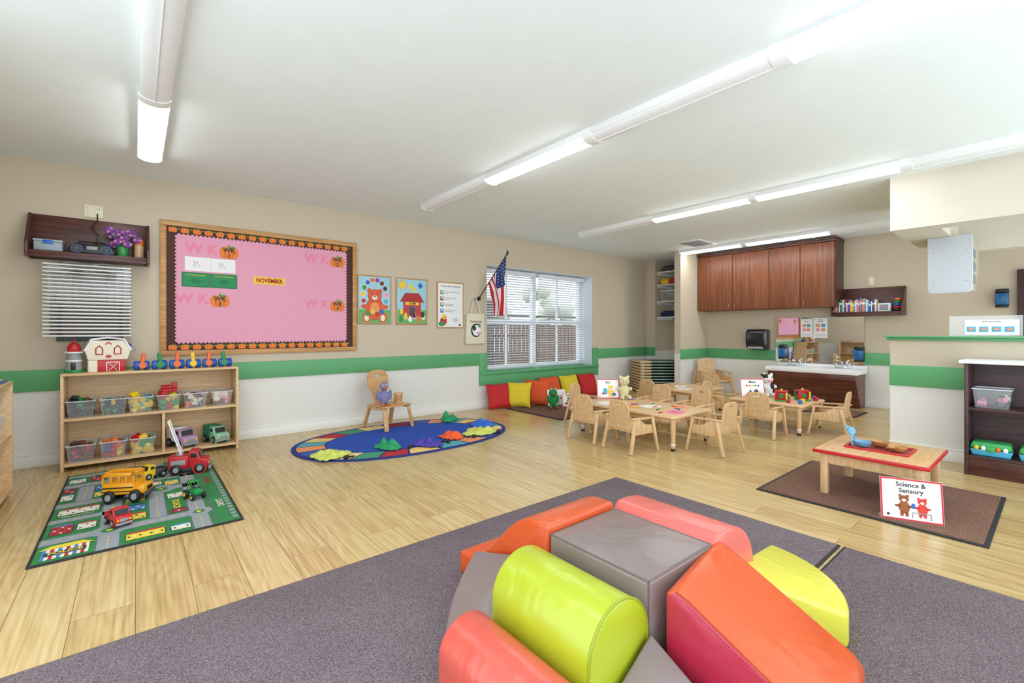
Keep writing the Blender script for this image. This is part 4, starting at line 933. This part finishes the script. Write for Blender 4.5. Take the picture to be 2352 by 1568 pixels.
for i in range(12):
    m=M();c=TOY[i%6];m.rod((-.035,0,.006),(.03,0,.006),.006,c,seg=8);m.rod((.03,0,.006),(.042,0,.006),.005,c,.001,seg=8)
    m.obj('crayon',loc=(4.02+.045*i,2.55+.13*((i*5)%7)*.9,.3375),rz=i*61,label=c.name.replace('toy_','')+' wax crayon on the art table',cat='crayon',group='crayons on the art table')
for x,y,r in((5.82,2.1,15),(6.06,1.96,40)):
    e=E('activity_cube','wooden activity cube with red, green and yellow panels','toy',(x,y,.336),r)
    m=M();m.box((0,0,.008),(.13,.13,.016),grn,.004);m.obj('end_panel',e)
    m=M();m.box((0,0,.112),(.13,.13,.016),red,.004);m.obj('end_panel',e)
    for a,b,c in((-.055,-.055,yel),(.055,-.055,blue),(-.055,.055,red),(.055,.055,grn)):
        m=M();m.box((a,b,.06),(.018,.018,.095),c,.003);m.obj('corner_post',e)
    m=M();m.box((0,0,.06),(.085,.085,.09),red,.006);m.disc((0,-.0435,.06),.025,.025,yel);m.X=TR(rz=-90);m.disc((0,-.0435,.06),.025,.025,grn);m.obj('shape_core',e)
    m=M();m.sph((0,0,.128),.014,yel,10);m.obj('knob',e)
for i,(x,y) in enumerate([(5.7,1.98),(5.74,1.88),(5.88,1.9),(5.95,2.08),(6.22,2.06),(6.24,1.9),(6.12,1.84),(5.7,2.24),(6.15,2.14)]):
    m=M();m.box((0,0,.02),(.04,.04,.04),TOY[i%6],.005);m.disc((0,-.0205,.02),.01,.01,white,10);m.obj('counting_block',loc=(x,y,.336),rz=i*23,label=TOY[i%6].name.replace('toy_','')+' counting block on the math table',cat='block',group='counting blocks on the math table')
# science table
e=E('sensory_table','low maple table with red edge and inset tray','table',(4.02,.82,0.014));a,b,h=.34,.31,.31
m=M();m.box((0,0,h-.012),(2*a,2*b,.024),red,.006);m.obj('edge_band',e)
m=M();m.box((0,0,h+.0005),(2*a-.02,2*b-.02,.003),wood('table_maple',(200,154,102),(218,176,126),.38),.001);m.obj('table_top',e)
m=M()
for y in(-b+.05,b-.05): m.bx(-a+.05,a-.05,y-.008,y+.008,h-.09,h-.024,birch)
for x in(-a+.05,a-.05): m.bx(x-.008,x+.008,-b+.05,b-.05,h-.09,h-.024,birch)
m.obj('apron',e)
for x in(-a+.06,a-.06):
    for y in(-b+.06,b-.06):
        m=M();m.box((x,y,(h-.024)/2),(.045,.045,h-.024),birch,.006);m.obj('leg',e)
m=M()
for q in(((-.13,-.17),(.13,-.17)),((.13,-.17),(.13,.17)),((.13,.17),(-.13,.17)),((-.13,.17),(-.13,-.17))): m.beam((q[0][0],q[0][1],h+.008),(q[1][0],q[1][1],h+.008),.016,.014,red,.003)
m.bx(-.125,.125,-.165,.165,h+.002,h+.004,mat('tray_red',(150,40,44),.4));m.obj('inset_tray',e)
bl=mat('scoop_blue',(110,166,200),.3)
def lathe(m,prof_,c,mt,seg=20):
    V=[];Fs=[]
    for k in range(seg):
        t=2*math.pi*k/seg
        for r,z in prof_: V.append((c[0]+r*math.cos(t),c[1]+r*math.sin(t),c[2]+z))
    n=len(prof_)
    for k in range(seg):
        for i in range(n-1): a_=k*n+i;b_=((k+1)%seg)*n+i;Fs.append((a_,b_,b_+1,a_+1))
    m.faces(V,Fs,mt)
bowl=[(.001,.002),(.03,.004),(.05,.025),(.055,.04),(.05,.04),(.045,.024),(.027,.009),(.001,.008)]
for x,y,c,l in((4.0,.72,oak,'small wooden bowl in the red sensory tray'),(4.08,.83,oak,'small wooden bowl in the red sensory tray'),(3.98,.91,bl,'blue plastic bowl in the red sensory tray')):
    m=M();lathe(m,bowl,(0,0,0),c);m.obj('play_bowl',loc=(x,y,.329),label=l,cat='bowl',group='bowls in the sensory tray')
for i,(x,y,rz,c) in enumerate(((3.95,.96,20,bl),(4.06,.95,80,bl),(4.03,.78,200,oak))):
    m=M();m.X=TR(ry=-55 if i<2 else -15);m.rod((0,0,0),(.09,0,0),.007,c);m.sph((.11,0,0),(.035,.025,.01),c,12);m.obj('play_scoop',loc=(x,y,.335),rz=rz,label='play spoon resting in the red sensory tray',cat='scoop',group='scoops in the sensory tray')
# ================= ALCOVE, COTS =================
e=E('alcove_shelving','white storage shelves in the wall alcove','shelves',(8.55,4.93,0))
for z in(1.44,1.76,2.1,2.36):
    m=M();m.bx(-.28,.29,-.4,.4,z-.02,z,white,.003);m.obj('shelf_board',e)
    m=M();m.bx(-.25,.28,.38,.4,z-.06,z-.02,white);m.obj('shelf_cleat',e)
tub(.4,.36,.2,(8.48,5.08,1.762),'clear plastic bin of coloured balls on the alcove shelf',90,lid=white)
for i in range(10):
    m=M();m.sph((0,0,0),.045,TOY[i%6],12);m.cyl((0,0,0),.0455,.006,TOY[i%6],seg=16)
    m.obj('play_ball',loc=(8.36+.09*(i%3),4.95+.08*(i//3%4),1.815+.06*(i//9)),label=TOY[i%6].name.replace('toy_','')+' small ball in the alcove bin',cat='ball',group='balls in the alcove bin')
for i,(y,z,c,w) in enumerate([(5.18,2.1,yel,.2),(5.02,2.1,red,.14),(4.88,2.1,blue,.12),(5.1,2.36,dgrey,.3),(5.1,1.44,mat('navy_cloth',(30,44,84),.8),.34)]):
    m=M();m.box((0,0,.05),(.26,w,.1),c,.04,seg=3);m.box((0,0,.09),(.2,w*.8,.07),c,.03,seg=3);m.obj('folded_cloth',loc=(8.42,y,z+.001),label='folded '+c.name.replace('toy_','').replace('_',' ')+' bag on the alcove shelf',cat='bag',group='things on the alcove shelves')
cotg=mat('cot_mesh',(76,116,102),.6);cott=mat('cot_tan',(206,172,128),.5)
e=E('nap_cot','stackable nap cot with green mesh and tan ends','cot',(7.72,4.98,0),-38,group='stacked nap cots');e0=e
m=M();m.bx(-.20,.42,-.3,.3,.03,.04,cotg,.003);m.obj('cot_bed',e)
for y in(-.3,.3):
    m=M();m.rod((-.42,y,.035),(.42,y,.035),.012,mat('cot_rail_metal',(130,155,145),.4),seg=8);m.obj('cot_rail',e)
m=M();m.bx(-.42,-.2,-.31,.31,.015,.052,cott,.008);m.obj('cot_end',e)
for x in(-.36,.36):
    for y in(-.27,.27):
        m=M();m.box((x,y,.02),(.06,.05,.04),cott,.006);m.obj('leg',e)
for k in range(1,11): dup(e0,(7.72,4.98,k*.054))
# ================= CABINETS & SINK =================
e=E('wall_cabinet','cherry wood wall cabinet with four doors above the sink','cabinet',(8.55,3.29,1.52),-90)
W=1.085
m=M();m.bx(-W,W,-.38,-.001,0,1.0,cherry,.003);m.obj('cabinet_body',e)
m=M();m.bx(-W-.0,W+.02,-.42,-.001,1.0,1.035,walnut,.004);m.bx(-W,W+.03,-.43,-.001,1.035,1.06,walnut,.004);m.bx(W-.001,W+.012,-.4,-.001,0,1.0,walnut,.002);m.obj('crown_panel',e)
ds=[-1.085,-.45,.16,.62,1.085]
for i in range(4):
    a,b=ds[i]+.005,ds[i+1]-.005
    d=M();d.bx(a,b,-.402,-.382,.008,.992,cherry,.003);do=d.obj('door',e)
    hx=(b-.05) if i%2==0 else (a+.05)
    hh=M();hh.rod((hx,-.42,.05),(hx,-.42,.11),.004,nickel);hh.rod((hx,-.402,.055),(hx,-.42,.055),.003,nickel);hh.rod((hx,-.402,.105),(hx,-.42,.105),.003,nickel);hh.obj('handle',do)
e=E('sink_unit','long white double sink counter on a cherry wood base','sink',(8.525,2.51,0),-90)
W=.625
m=M();m.bx(-W,W,-.54,-.005,.505,.575,white,.014);m.bx(-W,W,-.03,-.005,.57,.62,white,.006);m.obj('counter_top',e)
m=M();m.prism([(0,0),(-.25,0),(-.28,.05),(-.50,.43),(-.50,.51),(0,.51)],-W+.03,W-.03,wood('sink_walnut',(84,44,34),(120,70,54),.3,(3,20,20)),.004,X=TR(rz=90)@Matrix.Diagonal((1,-1,1,1)));m.obj('base_cabinet',e)
for x in(-.33,.33):
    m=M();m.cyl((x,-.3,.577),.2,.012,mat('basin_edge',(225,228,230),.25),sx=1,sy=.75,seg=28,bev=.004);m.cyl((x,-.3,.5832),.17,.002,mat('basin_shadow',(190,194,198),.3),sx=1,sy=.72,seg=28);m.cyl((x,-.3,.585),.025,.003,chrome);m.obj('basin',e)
    m=M();m.box((x,-.1,.585),(.2,.05,.02),chrome,.008);m.tube([(x,-.1,.59),(x,-.11,.66),(x,-.2,.68),(x,-.22,.66)],.011,chrome,8)
    for d in(-.08,.08): m.cyl((x+d,-.1,.62),.02,.04,chrome,seg=10);m.box((x+d*1.2,-.12,.65),(.06,.02,.01),chrome,.004)
    m.obj('faucet',e)
mir=mat('mirror_glass',(235,238,240),.02,1)
e=E('wall_mirror','wide frameless wall mirror above the sink with posted notices','mirror',(8.54,2.55,1.0),-90)
m=M();m.box((0,-.004,0),(1.25,.008,.75),grey,.002);m.box((0,-.0085,0),(1.24,.002,.74),mir);m.obj('mirror_glass',e)
for i,(x,h,w) in enumerate(((-.15,.3,.16),(.05,.32,.19))):
    m=M();m.X=TR(x,-.0105,.2);m.box((0,-.001,0),(w,.002,h),paper)
    m.text('Wash\nHands' if i else 'Rules',.03,(0,-.003,h*.36),dgrey)
    for k in range(4): m.box((-w*.2+(k%2)*w*.4,-.0025,.04-.07*(k//2)),(w*.3,.001,.05),[po,cyan,pink,po][k]);
    for k in range(3): m.box((0,-.0025,-.1-.015*k),(w*.8,.001,.004),grey)
    m.obj('posted_notice',e,label='white printed hand washing notice')
e=E('paper_towel_dispenser','black smoked plastic paper towel dispenser on the wall','dispenser',(8.548,3.42,.82),-90)
m=M();m.prism([(0,0),(-.22,.03),(-.25,.12),(-.25,.3),(-.2,.36),(0,.36)],-.16,.16,mat('smoked_plastic',(38,36,40),.15),.02,X=TR(rz=90)@Matrix.Diagonal((1,-1,1,1)));m.obj('dispenser_cover',e)
m=M();m.bx(-.12,.12,-.252,-.15,.02,.06,grey,.006);m.obj('dispenser_tray',e)
def soap(loc,label):
    e=E('soap_dispenser',label,'dispenser',loc,-90,group='blue soap dispensers')
    m=M();m.bx(-.06,.06,-.03,0,0,.24,black,.01);m.bx(-.055,.055,-.11,-.02,.18,.235,black,.02);m.obj('back_plate',e)
    m=M();m.prism([(-.055,.03),(.055,.03),(.06,.1),(.06,.18),(-.06,.18),(-.06,.1)],-.115,-.03,blueglass,.015);m.obj('reservoir',e)
    m=M();m.bx(-.05,.05,-.12,-.04,0,.03,black,.01);m.obj('push_bar',e)
soap((8.53,3.04,.68),'blue and black soap dispenser beside the mirror');soap((8.53,1.98,.68),'blue and black soap dispenser at the mirror edge');soap((8.551,.5,1.45),'blue and black sanitiser dispenser near the door')
wallshelf(.86,.42,.24,(8.548,1.87,1.38),-90,'dark walnut wall shelf full of childrens books')
random.seed(3);yb=2.24;i=0
bc_=[red,blue,yel,grn,white,org,pur,teal,cream,pink,cyan,white]
while yb>1.75:
    t=random.uniform(.010,.02);hh=random.uniform(.14,.2);c=bc_[random.randrange(12)]
    m=M();m.bx(-t/2,t/2,-.15,0,0,hh,c,.001);m.bx(-t/2+.002,t/2-.002,-.147,.002,.004,hh+.001,paper);m.bx(-t/2-.0003,t/2+.0003,-.151,-.149,hh*.6,hh*.75,white)
    m.obj('picture_book',loc=(8.48,yb,1.436),rz=-90,label=c.name.replace('toy_','').replace('_',' ')+' spined picture book on the wall shelf',cat='book',group='books on the wall shelf');yb-=t+.002
e,f=plush('plush_bear','small white plush toy at the end of the bookshelf',(8.4,2.262,1.436),-90,.16,('white',(238,238,236)),bearp)
e=E('ring_stacker','stack of colourful rings on the wall shelf','toy',(8.42,1.51,1.436))
for k in range(5):
    m=M();m.cyl((0,0,.02+k*.038),.06-.005*k,.034,[black,red,blue,grn,org][k],bev=.008);m.obj('ring',e)
m=M();m.box((0,0,.06),(.15,.1,.12),white,.006);m.box((0,-.051,.06),(.1,.002,.08),grey);m.obj('paper_box',loc=(8.42,1.66,1.436),rz=-90,label='small white box on the wall shelf',cat='box')
m=M();m.box((0,-.004,0),(.075,.008,.12),mat('outlet_cream',(232,225,195),.4),.003);m.box((0,-.01,0),(.03,.006,.06),cream,.002);m.obj('light_switch',loc=(8.549,1.85,1.9),rz=-90,label='cream wall switch plate',cat='switch')
# ================= RIGHT =================
e=E('storage_shelf','dark espresso low shelf with white top beside the half wall','shelf',(5.14,-.12,0),-90)
W=.63
m=M();m.bx(-W-.03,W,-.03,.365,.89,.915,white,.006);m.obj('top_panel',e)
for x in(-W,W-.025):
    m=M();m.bx(x,x+.025,0,.36,0,.89,darkw,.003);m.obj('side_panel',e)
m=M();m.bx(-W+.025,W-.025,.34,.355,.02,.89,darkw);m.obj('back_panel',e)
for z in(.16,.54):
    m=M();m.bx(-W+.025,W-.025,.005,.34,z-.022,z,darkw,.002);m.obj('shelf_board',e)
m=M();m.bx(-W+.025,W-.025,.01,.025,0,.138,walnut,.002);m.obj('base_panel',e)
tub(.21,.22,.15,(5.28,.36,.541),'clear plastic bin with craft pieces on the dark shelf',-90);fill(5.28,.36,.541,.2,.2,[cream,dgrey,pink],9,0,'pieces in the clear bin',1.3)
lgn=mat('carton_green',(60,170,90),.35)
for y in(.365,.10):
    e=E('egg_carton_toy','green and blue toy carton on the dark shelf','toy carton',(5.27,y,.161),-90,group='toy cartons on the dark shelf')
    m=M();m.prism([(-.105,0),(.105,0),(.12,.05),(-.12,.05)],-.085,.085,cyan,.008);m.obj('carton_tray',e)
    m=M();m.prism([(-.12,.055),(.12,.055),(.105,.105),(-.105,.105)],-.085,.085,lgn,.012);m.box((0,-.088,.055),(.05,.012,.04),lgn,.004);m.obj('carton_lid',e)
    for i,x in enumerate((-.08,-.04,.04,.08)):
        m=M();m.sph((x,-.086,.06),(.015,.01,.02),[yel,white,org,white][i],10);m.obj('toy_egg',e)
e=E('sign_holder','clear acrylic holder with a handwashing sign on the half wall','sign',(5.6,.43,1.106),-90)
acr=mat('acrylic_clear',(235,238,240),.1,alpha=.3)
m=M();m.bx(-.22,.22,-.004,0,0,.175,acr);m.bx(-.22,.22,-.05,.05,0,.004,acr);m.obj('acrylic_panel',e)
m=M();m.bx(-.12,.2,-.008,-.005,.01,.14,paper)
m.text('Wash your hands',.016,(.04,-.0095,.125),black)
for i in range(4): m.box((-.08+.075*i,-.009,.06),(.055,.002,.045),cyan,.001);m.disc((-.08+.075*i,-.0105,.06),.018,.012,po,10)
m.obj('sign_card',e)
e=E('hanging_panel_unit','white rounded panel unit with side slots under the soffit','wall unit',(6.3,.73,1.53),-90)
pl=[(-.165,.57),(.165,.57),(.165,.05)]+[(.125+.04*math.cos(R(-t)),.04+.04*math.sin(R(-t))) for t in range(0,91,15)]+[(-.125-.04*math.sin(R(t)),.04-.04*math.cos(R(t))) for t in range(0,91,15)]
ubm=mat('unit_body',(180,170,154),.5)
m=M();m.prism(pl,0,.03,mat('panel_white',(200,205,214),.4),.006,ang=40)
for x in(-.12,.12):
    for z in(.12,.42): m.cyl((x,-.002,z),.005,.006,grey,rot=(90,0,0),seg=10)
m.obj('front_panel',e)
m=M();m.prism([(.03,.02),(.3,.02),(.6,.25),(.6,.57),(.03,.57)],-.15,.155,ubm,.006,X=TR(rz=90)@Matrix.Diagonal((1,-1,1,1)))
for k in range(4):
    for j in range(3): m.box((.157,.1+.07*k,.14+.13*j),(.006,.025,.09),grey,.002)
m.obj('slotted_body',e)
# ================= LIGHT / CAMERA =================
w=bpy.data.worlds.new('World');sc.world=w;w.use_nodes=True
bg=w.node_tree.nodes['Background'];bg.inputs[0].default_value=(.85,.945,1,1);bg.inputs[1].default_value=2.9
cd=bpy.data.cameras.new('camera');cam=bpy.data.objects.new('camera',cd);col.objects.link(cam)
cd.sensor_width=36;cd.lens=16.02;cd.shift_y=-24/2352;cam.location=(0,0,1.15);cam.rotation_euler=(R(90),0,-math.atan2(.637,.771));cd.clip_start=.05
sc.camera=cam
try: sc.view_settings.view_transform='Standard';sc.view_settings.look='None'
except Exception: pass
